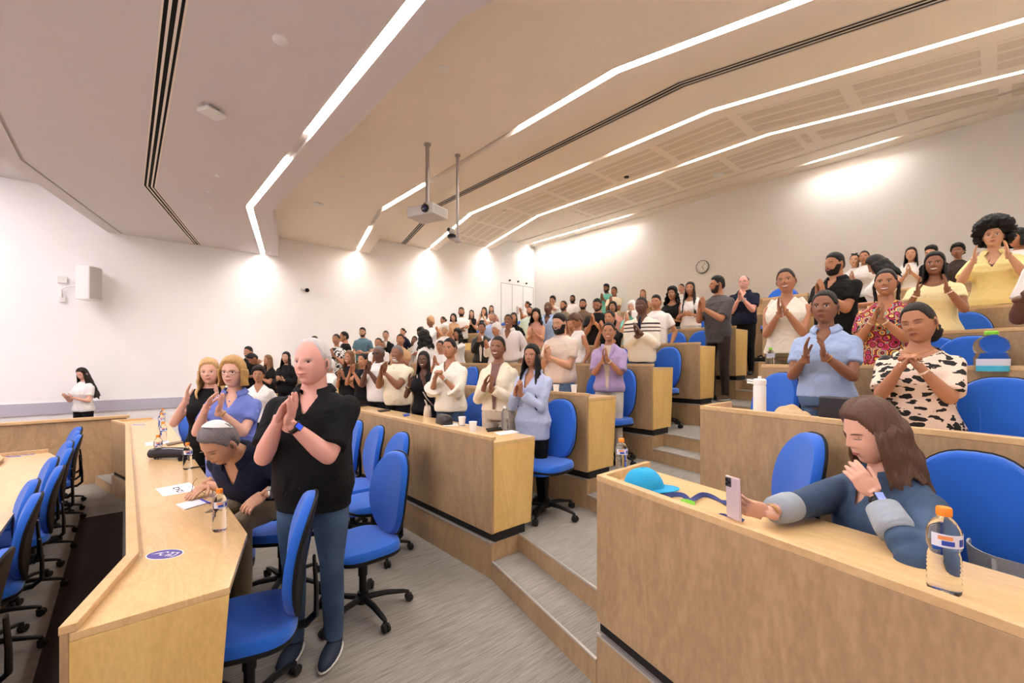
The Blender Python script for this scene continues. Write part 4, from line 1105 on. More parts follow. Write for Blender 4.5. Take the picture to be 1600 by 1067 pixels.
def hair_geo(kind, lod, seed=0):
    mb = MB()
    if kind == 'buzz': cap_geo(mb, lod, .0035)
    elif kind == 'short': cap_geo(mb, lod, .007, top=.010, ripple=.0015)
    elif kind == 'fade': cap_geo(mb, lod, .003, top=.014, noise=.0012)
    elif kind == 'curly_top': cap_geo(mb, lod, .006, top=.03, noise=.007)
    elif kind == 'receding': cap_geo(mb, lod, .006, 'receding', top=.002, side=.004, ripple=.0015)
    elif kind == 'rim': cap_geo(mb, lod, .006, 'rim', side=.005, ripple=.001)
    elif kind == 'bun': cap_geo(mb, lod, .006, 'woman', ripple=.001); blob(mb, (-.118, 0, .01), (.035, .04, .04), noise=.04, lod=lod, seed=seed)
    elif kind == 'topbun': cap_geo(mb, lod, .008, 'woman', ripple=.001); blob(mb, (-.045, 0, .125), (.05, .055, .035), noise=.12, lod=lod, seed=seed)
    elif kind == 'pulled': cap_geo(mb, lod, .006, 'woman', ripple=.0012)
    elif kind == 'pony':
        cap_geo(mb, lod, .006, 'woman', ripple=.0012)
        mb.tube([(-.095, 0, .03), (-.14, 0, .02), (-.155, 0, -.06), (-.14, 0, -.16), (-.13, 0, -.22)], [.02, .032, .042, .034, .012], [16, 12, 8][lod])
    elif kind == 'puffpony':
        cap_geo(mb, lod, .006, 'woman', ripple=.0012); blob(mb, (-.105, .0, -.06), (.05, .06, .065), noise=.13, lod=lod, seed=seed)
    elif kind == 'braids':
        cap_geo(mb, lod, .006, 'woman', ripple=.002)
        for sg in (-1, 1):
            pts = [(-.01-.006*i, sg*(.082+.004*math.sin(i*1.0)), .0-.028*i) for i in range(11)]
            mb.tube(pts, [.013+.003*(i % 2) for i in range(10)]+[.004], 10)
    elif kind == 'long': cap_geo(mb, lod, .010, 'woman', top=.006, ripple=.001, part=.004); curtain_geo(mb, lod, .34, 66, .016, 0, .03, .03, seed=seed)
    elif kind == 'verylong': cap_geo(mb, lod, .010, 'woman', top=.006, ripple=.001, part=.004); curtain_geo(mb, lod, .50, 60, .020, .004, .045, .085, seed=seed)
    elif kind == 'wavy': cap_geo(mb, lod, .012, 'woman', top=.01, ripple=.002, part=.003); curtain_geo(mb, lod, .27, 64, .026, .007, .035, .03, seed=seed)
    elif kind == 'shoulder': cap_geo(mb, lod, .013, 'woman', top=.012, ripple=.0018, part=.004); curtain_geo(mb, lod, .20, 66, .026, .004, .022, .015, seed=seed, strand=.004)
    elif kind == 'bob': cap_geo(mb, lod, .014, 'woman', top=.012, side=.008, ripple=.002); curtain_geo(mb, lod, .105, 62, .028, .004, .0, .0, seed=seed, strand=.004)
    elif kind == 'curls': cap_geo(mb, lod, .022, 'woman', top=.02, noise=.009); curtain_geo(mb, lod, .20, 64, .045, .012, .04, .02, seed=seed, strand=.007)
    elif kind == 'afro':
        cap_geo(mb, lod, .075, 'woman', top=.03, side=.015, noise=.016)
        rng = np.random.RandomState(5)
        for i in range([90, 40, 20][lod]):
            a = rng.uniform(.42*PI, 1.58*PI) if i % 3 else rng.uniform(0, 2*PI); zz = rng.uniform(-.06, .13) if i % 3 else rng.uniform(.09, .15)
            rr = .125*math.sqrt(max(.05, 1-((zz-.02)/.19)**2)); blob(mb, (rr*math.cos(a)-.012, rr*math.sin(a), zz), rng.uniform(.024, .04), noise=.16, lod=min(2, lod+1), seed=i)
    elif kind == 'shortcurl': cap_geo(mb, lod, .016, 'man', top=.022, side=.01, noise=.008)
    elif kind == 'wrap': cap_geo(mb, lod, .016, 'wrap', top=.014, back=.02, ripple=.002)
    elif kind == 'hijab': cap_geo(mb, lod, .010, 'hijab', top=.006, back=.008, ripple=.001); curtain_geo(mb, lod, .19, 20, .03, .0, .05, .01, z0=-.06, seed=seed, thick=.02)
    elif kind == 'cap':
        cap_geo(mb, lod, .012, 'wrap', top=.012)
    return mb
def beard_geo(lod, T0=.006, full=True):
    goat = T0 < 0; T0 = abs(T0)
    mb = MB(); nt_, nz = [(60, 24), (30, 14), (18, 9)][lod]
    th = np.radians(np.linspace(-88, 88, nt_)); vs = []
    for j in range(nz+1):
        z = -.010-(.1165-.010)*j/nz
        W, Df, Db = hsec(np.array(z)); c = np.cos(th); y = W*np.sin(th)
        x = Df*np.abs(c)**.92+sm(c, 0, .5)*hbump(y, np.full_like(y, z))
        ay = np.abs(y)
        zl = np.interp(ay, [0, .012, .028, .045, .058, .07], [-.037, -.039, -.054, -.058, -.040, -.005])
        if goat: zl = np.where(ay < .026, np.where(z > -.07, np.where(z > -.047, -.040, -1), -.07), -1.)
        m = sm(zl-z, -.002, .008)
        mouth = np.exp(-((y/.027)**2+((z+.0585)/.0115)**2)**2)
        d = T0*m*(1+.9*sm(-np.full_like(y, z), .07, .11))*(1-mouth)-.006*(1-m)-.008*mouth
        vs += list(zip(x+d*c, y+d*np.sin(th), z-d*.4*sm(-np.full_like(y, z), .08, .115)))
    fs = [(j*nt_+k, (j+1)*nt_+k, (j+1)*nt_+k+1, j*nt_+k+1) for j in range(nz) for k in range(nt_-1)]
    c0 = len(vs); vs.append((.03, 0, -.1165-T0)); fs += [(nz*nt_+k, c0, nz*nt_+k+1) for k in range(nt_-1)]
    mb.add(vs, fs); return mb

# ---- hands
def hand_mb(curl, spread=.10, thumb=.75, thumb_in=.25):
    mb = MB(); tb = lambda p, r, s=10: mb.tube(p, r, s)
    tb([(-.045, 0, 0), (-.01, 0, 0), (.02, 0, 0)], [(.0215, .0285), (.020, .027), (.016, .03)], 14)
    mb.ell(T(.045, -.002, .001), .055, .040, .0145, 18, 10)
    mb.ell(T(.03, .02, .008), .034, .019, .014, 12, 8); mb.ell(T(.035, -.024, .006), .036, .014, .013, 12, 8)
    mb.ell(T(.078, 0, 0), .022, .038, .0115, 14, 8)
    for (y, ln, r, k) in [(.0285, .072, .0090, 1), (.0095, .080, .0093, .35), (-.0105, .074, .0088, -.35), (-.029, .058, .0078, -1)]:
        p = Vector((.084, y, 0)); a = 0; yaw = spread*k; pts = [p-Vector((.02, 0, 0)), p.copy()]; rr = [r*.95, r*1.04]
        for fr in (.44, .31, .25):
            a += curl*(1+.15*(1-k)*.5); d = Vector((math.cos(a)*math.cos(yaw), math.cos(a)*math.sin(yaw), math.sin(a)))
            p = p+d*ln*fr; pts.append(p.copy()); rr.append(r*(.98 if fr > .4 else (.92 if fr > .3 else .74)))
        pts.append(p+d*.003); rr.append(r*.4)
        tb(pts, rr)
    a = thumb; d1 = Vector((math.cos(a)*.95, math.sin(a), thumb_in)).normalized(); d2 = Vector((math.cos(a*.6), math.sin(a*.6), thumb_in*1.2)).normalized()
    p = Vector((.018, .026, .004)); q = p+d1*.036; s_ = q+d2*.028; t = s_+d2*.02
    tb([p-d1*.012, p, q, s_, t, t+d2*.003], [.012, .0135, .0108, .0102, .0082, .004])
    return mb
HP = {'flat': dict(curl=.07, spread=.06, thumb=.75), 'open': dict(curl=.10, spread=.17, thumb=.95), 'clap': dict(curl=.16, spread=.09, thumb=.7),
      'cup': dict(curl=.34, spread=.05, thumb=.5, thumb_in=.4), 'clasp': dict(curl=.75, spread=.03, thumb=.35, thumb_in=.6), 'relax': dict(curl=.45, spread=.06, thumb=.45, thumb_in=.4),
      'grip': dict(curl=.55, spread=.05, thumb=.4, thumb_in=.9)}
_hj = {}
for k_, p_ in HP.items():
    for lod_, vx in ((0, .0034), (1, .0052)):
        _hj[(k_, lod_)] = queue(hand_mb(**p_), vx)
run_jobs()
HANDS = {}
for k_, j in _hj.items():
    HANDS[k_] = (lap(j['V'], j['F'], 2, .45), j['F'])

# ---- skin and hair materials
def skin(name, rgb):
    m = mat('skin_'+name, rgb, .52, bump=.08, bscale=140, var=.07, vscale=14, spec=.4)
    m.node_tree.nodes['Principled BSDF'].inputs['Subsurface Weight'].default_value = .06
    m.node_tree.nodes['Principled BSDF'].inputs['Subsurface Radius'].default_value = (1, .35, .2)
    m.node_tree.nodes['Principled BSDF'].inputs['Subsurface Scale'].default_value = .01
    return m
SK = {'deep': (100, 66, 50), 'dark': (142, 95, 70), 'brown': (174, 121, 90), 'tan': (198, 150, 120), 'olive': (196, 148, 118), 'fair': (222, 172, 150), 'pink': (226, 168, 152)}
LIP = {'deep': (96, 50, 44), 'dark': (126, 66, 58), 'brown': (150, 78, 68), 'tan': (172, 92, 80), 'olive': (184, 104, 94), 'fair': (196, 110, 102), 'pink': (194, 112, 106)}
SKM = {k: skin(k, v) for k, v in SK.items()}
LPM = {k: mat('lips_'+k, v, .45) for k, v in LIP.items()}
SHM = {k: mat('skin_shade_'+k, tuple(int(c*.55) for c in v), .7) for k, v in SK.items()}  # darkened skin copy: shade painted into ear hollows and the mouth line
HB = mat('black_hair', (12, 10, 9), .5, spec=.3, bump=.5, bscale=90, var=.2, stretch=(3, 3, .35))
HDB = mat('dark_brown_hair', (30, 21, 16), .5, spec=.3, bump=.5, bscale=90, var=.2, stretch=(3, 3, .35))
HBR = mat('brown_hair', (92, 62, 42), .42, bump=.6, bscale=90, var=.3, stretch=(3, 3, .3), vscale=30)
HOM = mat('ombre_hair', (120, 82, 50), .45, bump=.5, bscale=90, var=.3, stretch=(3, 3, .35))
HBL = mat('blond_hair', (206, 166, 108), .4, bump=.6, bscale=90, var=.25, stretch=(3, 3, .3), vscale=30)
HBG = mat('golden_blond_hair', (190, 146, 84), .4, bump=.6, bscale=90, var=.3, stretch=(3, 3, .3), vscale=30)
STUB = mat('short_dark_stubble', (44, 31, 25), .7, var=.3, vscale=60)
HG = mat('white_grey_hair', (206, 200, 198), .6, bump=.5, bscale=120, var=.12, vscale=40)
HGD = mat('dark_grey_hair', (112, 106, 106), .6, bump=.5, bscale=120, var=.35, vscale=60)
EYW = mat('eye_white', (226, 220, 214), .3); IRD = mat('dark_iris', (30, 20, 16), .2); TEE = mat('teeth', (232, 228, 220), .35)
LAS = mat('eyelash', (20, 15, 14), .6)
def cloth(name, rgb, var=.06, rough=.85, fold=.55, sheen=.1):
    if name in _mats: return _mats[name]
    m = mat(name, rgb, rough, var=var, vscale=3, spec=.25, sheen=sheen)
    nt, N, L, P = m.node_tree, m.node_tree.nodes, m.node_tree.links, m.node_tree.nodes['Principled BSDF']
    tc = N.new('ShaderNodeTexCoord'); n = N.new('ShaderNodeTexNoise'); n.inputs['Scale'].default_value = 7; n.inputs['Detail'].default_value = 3; n.inputs['Distortion'].default_value = .8
    n2 = N.new('ShaderNodeTexNoise'); n2.inputs['Scale'].default_value = 420
    L.new(tc.outputs['Object'], n.inputs['Vector']); L.new(tc.outputs['Object'], n2.inputs['Vector'])
    a = N.new('ShaderNodeMath'); a.operation = 'MULTIPLY_ADD'; a.inputs[1].default_value = .03; L.new(n2.outputs['Fac'], a.inputs[0]); L.new(n.outputs['Fac'], a.inputs[2])
    b = N.new('ShaderNodeBump'); b.inputs['Strength'].default_value = fold; b.inputs['Distance'].default_value = .05
    L.new(a.outputs[0], b.inputs['Height']); L.new(b.outputs[0], P.inputs['Normal'])
    return m
def pattern(name, kind):
    m = bpy.data.materials.new(name); nt, N, L, P = nodes(m); P.inputs['Roughness'].default_value = .8
    tc = N.new('ShaderNodeTexCoord')
    if kind == 'leopard':
        mp = N.new('ShaderNodeMapping'); mp.inputs['Scale'].default_value = (22, 15, 30); mp.inputs['Rotation'].default_value = (.5, .3, .4); L.new(tc.outputs['Object'], mp.inputs[0])
        nn = N.new('ShaderNodeTexNoise'); nn.inputs['Scale'].default_value = 1.1; L.new(mp.outputs[0], nn.inputs['Vector'])
        va = N.new('ShaderNodeVectorMath'); va.operation = 'MULTIPLY_ADD'; va.inputs[1].default_value = (1.5, 1.5, 1.5); L.new(nn.outputs['Color'], va.inputs[0]); L.new(mp.outputs[0], va.inputs[2])
        vo = N.new('ShaderNodeTexVoronoi'); vo.inputs['Scale'].default_value = 1.05; L.new(va.outputs[0], vo.inputs['Vector'])
        n = N.new('ShaderNodeMath'); n.operation = 'SUBTRACT'; n.inputs[0].default_value = 1; L.new(vo.outputs['Distance'], n.inputs[1])
        r = N.new('ShaderNodeValToRGB'); r.color_ramp.interpolation = 'CONSTANT'
        r.color_ramp.elements[0].color = srgb((228, 206, 188)); r.color_ramp.elements[0].position = 0
        e = r.color_ramp.elements[1]; e.position = .56; e.color = srgb((18, 15, 14))
        L.new(n.outputs[0], r.inputs[0]); L.new(r.outputs[0], P.inputs['Base Color'])
    elif kind == 'dress':
        v = N.new('ShaderNodeTexVoronoi'); v.inputs['Scale'].default_value = 19; L.new(tc.outputs['Object'], v.inputs['Vector'])
        r = N.new('ShaderNodeValToRGB'); r.color_ramp.interpolation = 'CONSTANT'
        cols = [(.0, (236, 178, 40)), (.10, (28, 18, 20)), (.2, (150, 30, 40)), (.36, (196, 60, 130)), (.48, (30, 20, 22)), (.62, (206, 84, 40)), (.74, (110, 190, 180)), (.84, (140, 36, 42)), (.94, (232, 214, 170))]
        while len(r.color_ramp.elements) < len(cols): r.color_ramp.elements.new(.5)
        for e, (p_, c) in zip(r.color_ramp.elements, cols): e.position = p_; e.color = srgb(c)
        sp = N.new('ShaderNodeSeparateColor'); L.new(v.outputs['Color'], sp.inputs[0])
        mt = N.new('ShaderNodeMath'); mt.operation = 'MULTIPLY_ADD'; mt.inputs[1].default_value = 1.1; L.new(v.outputs['Distance'], mt.inputs[0])
        L.new(sp.outputs[0], mt.inputs[2]); fr = N.new('ShaderNodeMath'); fr.operation = 'FRACT'; L.new(mt.outputs[0], fr.inputs[0])
        L.new(fr.outputs[0], r.inputs[0]); L.new(r.outputs[0], P.inputs['Base Color'])
    elif kind == 'blackwhite':
        n = N.new('ShaderNodeTexNoise'); n.inputs['Scale'].default_value = 11; n.inputs['Distortion'].default_value = 2; L.new(tc.outputs['Object'], n.inputs['Vector'])
        r = N.new('ShaderNodeValToRGB'); r.color_ramp.interpolation = 'CONSTANT'; r.color_ramp.elements[0].color = srgb((24, 24, 26)); r.color_ramp.elements[1].position = .52; r.color_ramp.elements[1].color = srgb((226, 222, 216))
        L.new(n.outputs['Fac'], r.inputs[0]); L.new(r.outputs[0], P.inputs['Base Color'])
    elif kind == 'sweater':
        sp = N.new('ShaderNodeSeparateXYZ'); L.new(tc.outputs['Object'], sp.inputs[0])
        r = N.new('ShaderNodeValToRGB'); r.color_ramp.interpolation = 'CONSTANT'
        cols = [(0, 1), (.612, 0), (.62, 1), (.636, 0), (.644, 1), (.66, 0), (.668, 1)]
        while len(r.color_ramp.elements) < len(cols): r.color_ramp.elements.new(.9)
        for e, (p_, c) in zip(r.color_ramp.elements, cols): e.position = p_; e.color = srgb((230, 222, 206) if c else (52, 30, 30))
        md = N.new('ShaderNodeMath'); md.operation = 'MULTIPLY'; md.inputs[1].default_value = .5; L.new(sp.outputs[2], md.inputs[0])
        L.new(md.outputs[0], r.inputs[0]); L.new(r.outputs[0], P.inputs['Base Color'])
    elif kind == 'stripeshirt':
        wv = N.new('ShaderNodeTexWave'); wv.bands_direction = 'Y'; wv.inputs['Scale'].default_value = 26; L.new(tc.outputs['Object'], wv.inputs['Vector'])
        r = N.new('ShaderNodeValToRGB'); r.color_ramp.elements[0].color = srgb((206, 196, 198)); r.color_ramp.elements[1].color = srgb((232, 226, 224)); L.new(wv.outputs['Color'], r.inputs[0]); L.new(r.outputs[0], P.inputs['Base Color'])
    elif kind == 'denim':
        n = N.new('ShaderNodeTexNoise'); n.inputs['Scale'].default_value = 6; n.inputs['Detail'].default_value = 6; L.new(tc.outputs['Object'], n.inputs['Vector'])
        r = N.new('ShaderNodeValToRGB'); r.color_ramp.elements[0].position = .3; r.color_ramp.elements[1].position = .75; r.color_ramp.elements[0].color = srgb((36, 56, 84)); r.color_ramp.elements[1].color = srgb((70, 96, 128)); L.new(n.outputs['Fac'], r.inputs[0]); L.new(r.outputs[0], P.inputs['Base Color'])
        b = N.new('ShaderNodeBump'); b.inputs['Strength'].default_value = .5; b.inputs['Distance'].default_value = .03; L.new(n.outputs['Fac'], b.inputs['Height']); L.new(b.outputs[0], P.inputs['Normal'])
    return m
CB = cloth('black_cotton', (13, 13, 15), sheen=0); CN = cloth('navy_cotton', (20, 24, 48), sheen=0); CW = cloth('white_cotton', (230, 226, 224)); CCR = cloth('cream_knit', (228, 216, 190))
CTE = cloth('teal_cotton', (92, 124, 138)); CGY = cloth('dark_grey_cotton', (78, 74, 74)); CLB = cloth('light_blue_cotton', (158, 178, 214)); CSB = cloth('pale_blue_shirting', (176, 186, 216))
CPB = cloth('periwinkle_cotton', (104, 120, 190)); CYE = cloth('pale_yellow_cotton', (234, 216, 150)); CYL = cloth('cream_yellow_top', (236, 222, 172)); CLV = cloth('lavender_linen', (166, 146, 186))
CBG = cloth('beige_tshirt', (214, 196, 182)); CMI = cloth('mint_cotton', (196, 214, 200)); CMT = cloth('turquoise_mint', (120, 206, 190)); COL_ = cloth('olive_shirt', (118, 108, 88)); CBRN = cloth('brown_shirt', (104, 84, 68))
CTN = cloth('tan_top', (190, 150, 112)); CPK = cloth('rose_top', (196, 146, 128)); CKH = cloth('khaki_trousers', (116, 102, 78)); CDB = cloth('dark_brown_trousers', (52, 40, 36)); CIV = cloth('ivory_shawl', (228, 222, 208))
CLN = cloth('oatmeal_linen', (198, 184, 166)); JN = pattern('blue_denim_jeans', 'denim'); JL = cloth('light_denim', (92, 116, 146)); CBT = cloth('black_trousers', (13, 13, 15), sheen=0); CWT = cloth('off_white_trousers', (214, 206, 194))
JACK = pattern('denim_shirt_cloth', 'denim'); CUFF = cloth('turned_denim_cuff', (158, 168, 178)); LEO = pattern('leopard_print', 'leopard'); DRS = pattern('bright_patterned_cloth', 'dress'); BWP = pattern('black_white_print', 'blackwhite')
SWT = pattern('striped_sweater_cloth', 'sweater'); STR = pattern('fine_striped_shirting', 'stripeshirt'); LEA = cloth('black_leather', (30, 28, 28), rough=.4); SHOE = mat('black_shoe', (24, 23, 24), .5); SHN = mat('navy_trainer', (26, 40, 62), .7)
SOLE = mat('white_sole', (220, 218, 214), .6); GLS = mat('spectacle_frame', (28, 24, 24), .3); GOLD = mat('gold', (206, 160, 84), .3, metal=1); SILV = mat('silver', (196, 194, 192), .3, metal=1)

def ik(S, W, a, b, pole):
    d = W-S; L_ = min(d.length, (a+b)*.995); dn = d.normalized()
    Wn = S+dn*L_
    ca = (a*a+L_*L_-b*b)/(2*a*L_); ca = max(-1, min(1, ca)); h = a*math.sqrt(1-ca*ca)
    p = (pole-dn*pole.dot(dn)).normalized()
    return S+dn*a*ca+p*h, Wn
TORM = [(.84, .150, .100, 0), (.92, .168, .118, 0), (1.02, .160, .118, .008), (1.12, .160, .118, .012), (1.24, .176, .120, .010), (1.33, .186, .112, 0), (1.385, .152, .084, -.008), (1.425, .088, .064, -.014), (1.455, .064, .058, -.010)]
TORF = [(.84, .158, .105, 0), (.92, .172, .120, 0), (1.02, .140, .104, .004), (1.10, .132, .102, .006), (1.20, .150, .128, .022), (1.27, .158, .122, .018), (1.34, .146, .090, 0), (1.385, .112, .072, -.008), (1.425, .066, .056, -.012), (1.452, .052, .052, -.008)]
_people = []
def loft(mb, secs, U, e=0, seg=28, fat=1., zmin=None, zmax=None, belly=0):
    vs = []; n = 0
    for z, wy, dx, cx in secs:
        if zmin and z < zmin: continue
        if zmax and z > zmax: continue
        f = 1+(fat-1)*float(np.clip((1.42-z)/.2, 0, 1)); bl = belly*math.exp(-((z-1.05)/.13)**2)
        for k in range(seg):
            a = 2*PI*k/seg; c, s_ = math.cos(a), math.sin(a)
            vs.append(U @ Vector((cx+bl*(c > 0)*c+sgnp(c, .85)*(dx*f+e), sgnp(s_, .85)*(wy*f+e), z)))
        n += 1
    fs = [(i*seg+k, i*seg+(k+1) % seg, (i+1)*seg+(k+1) % seg, (i+1)*seg+k) for i in range(n-1) for k in range(seg)]
    fs += [tuple(reversed(range(seg))), tuple((n-1)*seg+k for k in range(seg))]
    mb.add(vs, fs)

def person(x, y, z, H, yaw, label, sex='f', sk='dark', hair='long', hm=None, top='tee', tm=None, bm=None, pose='clap', head=(0, 0, 0), face=None,
           fat=1., belly=0, lean=0, leanside=0, hz=0, hx=0, gap=.0, roll=0, hand='clap', dist=6, seated=False, beard=None, beardm=None, glasses=None, wrists=None, frames=None, hands=None,
           neck='crew', collar=False, hem=None, dress=False, extras=(), group=None, hs=1., sleeve=None, floor=None, armk=1., lodo=None, watch=None, shoes=True, poles=None, hip=None):
    lod = lodo if lodo is not None else (0 if dist < 4.6 else (1 if dist < 8.2 else 2))
    male = sex == 'm'; face = dict(face or {}); 
    if sk in ('deep', 'dark', 'brown'): face.setdefault('nw', 1.22); face.setdefault('lip', 1.2)
    hipz = .93
    U = T(0, 0, hipz) @ R(lean, 'Y') @ R(leanside, 'X') @ T(0, 0, -hipz)
    sc = H/1.70
    shy = .166 if male else .146; shz = 1.335 if male else 1.318
    af = 1. if male else .84; af2 = af*(1+(fat-1)*.6)
    SH = [U @ Vector((-.008, sg*shy*(1+(fat-1)*.5), shz)) for sg in (1, -1)]  # left, right
    # ---------------- hands
    gapv = gap
    if wrists is None:
        if pose == 'clap':
            cz = 1.27+hz; cx = .275+hx
            c0 = U @ Vector((cx, 0, cz)) if abs(lean) > .05 else Vector((cx, 0, cz))
            fd = Vector((.35, 0, .94)).normalized(); side = Vector((0, 1, 0))
            Rr = Matrix.Rotation(roll, 3, 'X')
            sl = Rr @ side
            fl = (Rr @ (fd+Vector((.06, -.05-gapv*.3, 0)))).normalized(); fr = (Rr @ (fd+Vector((-.05, .05+gapv*.3, .0)))).normalized()
            wl = c0+sl*(.021+gapv*.55)-fl*.080; wr = c0-sl*(.021+gapv*.55)-fr*.088
            wrists = (wl, wr); frames = ((fl, -sl), (fr, sl))
        elif pose == 'clasp':
            cz = 1.32+hz; cx = .25+hx; c0 = Vector((cx, 0, cz))
            fl = Vector((.25, -.55, .8)).normalized(); fr = Vector((.25, .55, .8)).normalized()
            wrists = (c0+Vector((0, .042, -.06)), c0+Vector((0.01, -.042, -.06))); frames = ((fl, Vector((-.1, -1, -.4))), (fr, Vector((-.1, 1, -.4)))); hands = ('clasp', 'clasp')
        elif pose == 'down':
            wrists = (Vector((.06, shy+.09, .86)), Vector((.06, -shy-.09, .86))); frames = ((Vector((.15, 0, -1)), Vector((0, -1, 0))), (Vector((.15, 0, -1)), Vector((0, 1, 0)))); hands = ('relax', 'relax')
        elif pose == 'front':   # hands together low in front
            cz = 1.06+hz; cx = .25+hx
            wrists = (Vector((cx-.02, .09, cz)), Vector((cx-.02, -.09, cz))); frames = ((Vector((.4, -.9, .1)), Vector((-.6, -.3, .3))), (Vector((.4, .9, .1)), Vector((-.6, .3, .3)))); hands = ('relax', 'relax')
        elif pose == 'phone':
            cz = 1.16+hz; cx = .30+hx
            wrists = (Vector((cx-.03, .055, cz-.03)), Vector((cx-.03, -.055, cz-.03))); frames = ((Vector((.8, -.35, .35)), Vector((-.1, -.6, .8))), (Vector((.8, .35, .35)), Vector((-.1, .6, .8)))); hands = ('cup', 'cup')
        elif pose == 'cross':
            cz = 1.13+hz
            wrists = (Vector((.24, -.10, cz)), Vector((.22, .10, cz+.03))); frames = ((Vector((-.1, -1, .1)), Vector((-1, 0, 0))), (Vector((-.1, 1, .1)), Vector((-1, 0, 0)))); hands = ('relax', 'relax')
    hands = hands or (hand, hand)
    wrists = [Vector(w_) for w_ in wrists]
    EL = []; WR = []
    for i, sg in enumerate((1, -1)):
        pole = Vector((-.30, sg*.50, -1.0)) if poles is None else Vector(poles[i])
        e_, w_ = ik(SH[i], wrists[i], .285*(1 if male else .95)*armk, .262*(1 if male else .95)*armk, pole)
        EL.append(e_); WR.append(w_)
    # ---------------- skin body
    mb = MB(); secs = TORM if male else TORF
    loft(mb, [(q[0], q[1]-(.014 if q[0] < 1.2 else .002), q[2]-(.014 if q[0] < 1.2 else .002), q[3]) for q in secs], U, 0, 24, fat, belly=belly)
    nr = (.060 if male else .048)*(1+(fat-1)*.5)
    hc = U @ Vector((.022, 0, 1.582))
    Mh = Matrix.Translation(hc) @ (U.to_3x3().to_4x4()) @ R(head[0], 'Z') @ R(head[1], 'Y') @ R(head[2], 'X') @ Matrix.Diagonal((hs*(1 if male else .95), hs*(1 if male else .95), hs, 1))
    mb.tube([U @ Vector((-.018, 0, 1.39)), U @ Vector((-.010, 0, 1.45)), Mh @ Vector((-.02, 0, -.055))], [nr*1.25, nr, nr*.93], 18)
    for i in (0, 1):
        S0, E0, W0 = SH[i], EL[i], WR[i]
        mb.ell(Matrix.Translation(S0), .054*af2, .054*af2, .054*af2, 14, 10)
        mb.tube([S0, S0.lerp(E0, .2), S0.lerp(E0, .55), E0], [.052*af2, .054*af2, .047*af2, .041*af2], 16)
        mb.ell(Matrix.Translation(E0), .041*af2, .041*af2, .041*af2, 12, 8)
        d = (W0-E0)
        mb.tube([E0, E0+d*.25, E0+d*.6, W0], [.041*af2, .0435*af2, .035*af2, .0245*af], 16)
    vox = [.0095, .014, .02][lod]
    jb = queue(mb, vox)
    # ---------------- garment
    e = {'tee': .013, 'tank': .011, 'shirt': .018, 'jacket': .024, 'shawl': .03}.get(top, .013)
    if sleeve is None: sleeve = {'tee': .62, 'tank': -1, 'shirt': 1.86, 'jacket': 1.86, 'shawl': 1.3}.get(top, .6)
    hem = hem if hem is not None else (.86 if top != 'tank' else .90)
    ms = MB(); sx = [s_ for s_ in secs if s_[0] > hem-.001]
    sx = [(hem,)+tuple(np.interp(hem, [q[0] for q in secs], [q[j] for q in secs]) for j in (1, 2, 3))]+sx if hem < sx[0][0]-.02 or hem > .84 else sx
    if dress: sx = [(.50, .175, .15, 0), (.70, .172, .135, 0), (.84, .168, .122, 0)]+[q for q in sx if q[0] > .86]
    loft(ms, sx[:-1]+[(sx[-1][0], sx[-1][1]*1.0, sx[-1][2], sx[-1][3])], U, e, 28, fat, belly=belly)
    for i in (0, 1):
        S0, E0, W0 = SH[i], EL[i], WR[i]
        if sleeve >= 0:
            r0 = .053*af2+e; ms.ell(Matrix.Translation(S0), r0*.96, r0*.96, r0*.93, 16, 10); pts = [S0, S0.lerp(E0, .15)]; rr = [r0, r0*1.01]
            if sleeve <= 1:
                pts += [S0.lerp(E0, sleeve*.6), S0.lerp(E0, sleeve)]; rr += [r0*1.02, r0*1.04]
            else:
                pts += [S0.lerp(E0, .6), E0]; rr += [.052*af2+e, .046*af2+e]; ms.ell(Matrix.Translation(E0), .046*af2+e, .046*af2+e, .046*af2+e, 14, 10)
                q = sleeve-1; pts += [E0.lerp(W0, q*.5), E0.lerp(W0, q)]; rr += [.045*af2+e*.9, .034*af2+e*.8] if top != 'shawl' else [.09, .11]
            ms.tube(pts, rr, 18)
        else:
            ms.tube([S0+(S0-E0)*.02+Vector((0, 0, .006)), U @ Vector((-.01, (1 if i == 0 else -1)*.09, 1.405))], [.040*af2, .045], 12)
    js = queue(ms, vox)
    # ---------------- legs
    ml = MB(); bf = fat
    if seated:
        kn = [Vector((.42, sg*.10, .93-.0)) for sg in (1, -1)]; an = [Vector((.40, sg*.10, (.93-.40) if floor is None else (floor-z)/sc+.075)) for sg in (1, -1)]; hp = [Vector((0, sg*.085, .93)) for sg in (1, -1)]
    else:
        hp = [Vector((0, sg*.088, .90)) for sg in (1, -1)]; kn = [Vector((.012, sg*.10, .48)) for sg in (1, -1)]; an = [Vector((-.01, sg*.105, .075)) for sg in (1, -1)]
    ml.ell(T(0, 0, .90 if not seated else .92), .100*bf, .145*bf, .11, 18, 12)
    ml.tube([Vector((0, 0, .90)), Vector((0, 0, 1.0 if male else 1.02))], [(.165*bf if False else .15*bf, .105*bf)]*2, 18) if False else None
    loft(ml, [(q,)+tuple(float(np.interp(q, [s_[0] for s_ in secs], [s_[jj] for s_ in secs])) for jj in (1, 2, 3)) for q in (.86, .92, .97, 1.03)], Matrix.Identity(4) if abs(lean) < .4 else U, .004, 24, fat, belly=belly*.5)
    for i in (0, 1):
        ml.tube([hp[i], hp[i].lerp(kn[i], .5), kn[i]], [.088*bf, .078*bf, .060], 14)
        ml.tube([kn[i], kn[i].lerp(an[i], .35), an[i]], [.062, .060, .048], 14)
        ml.ell(Matrix.Translation(kn[i]), .061, .061, .061, 10, 8)
    jl = queue(ml, vox*1.25)
    _people.append(dict(locals()))

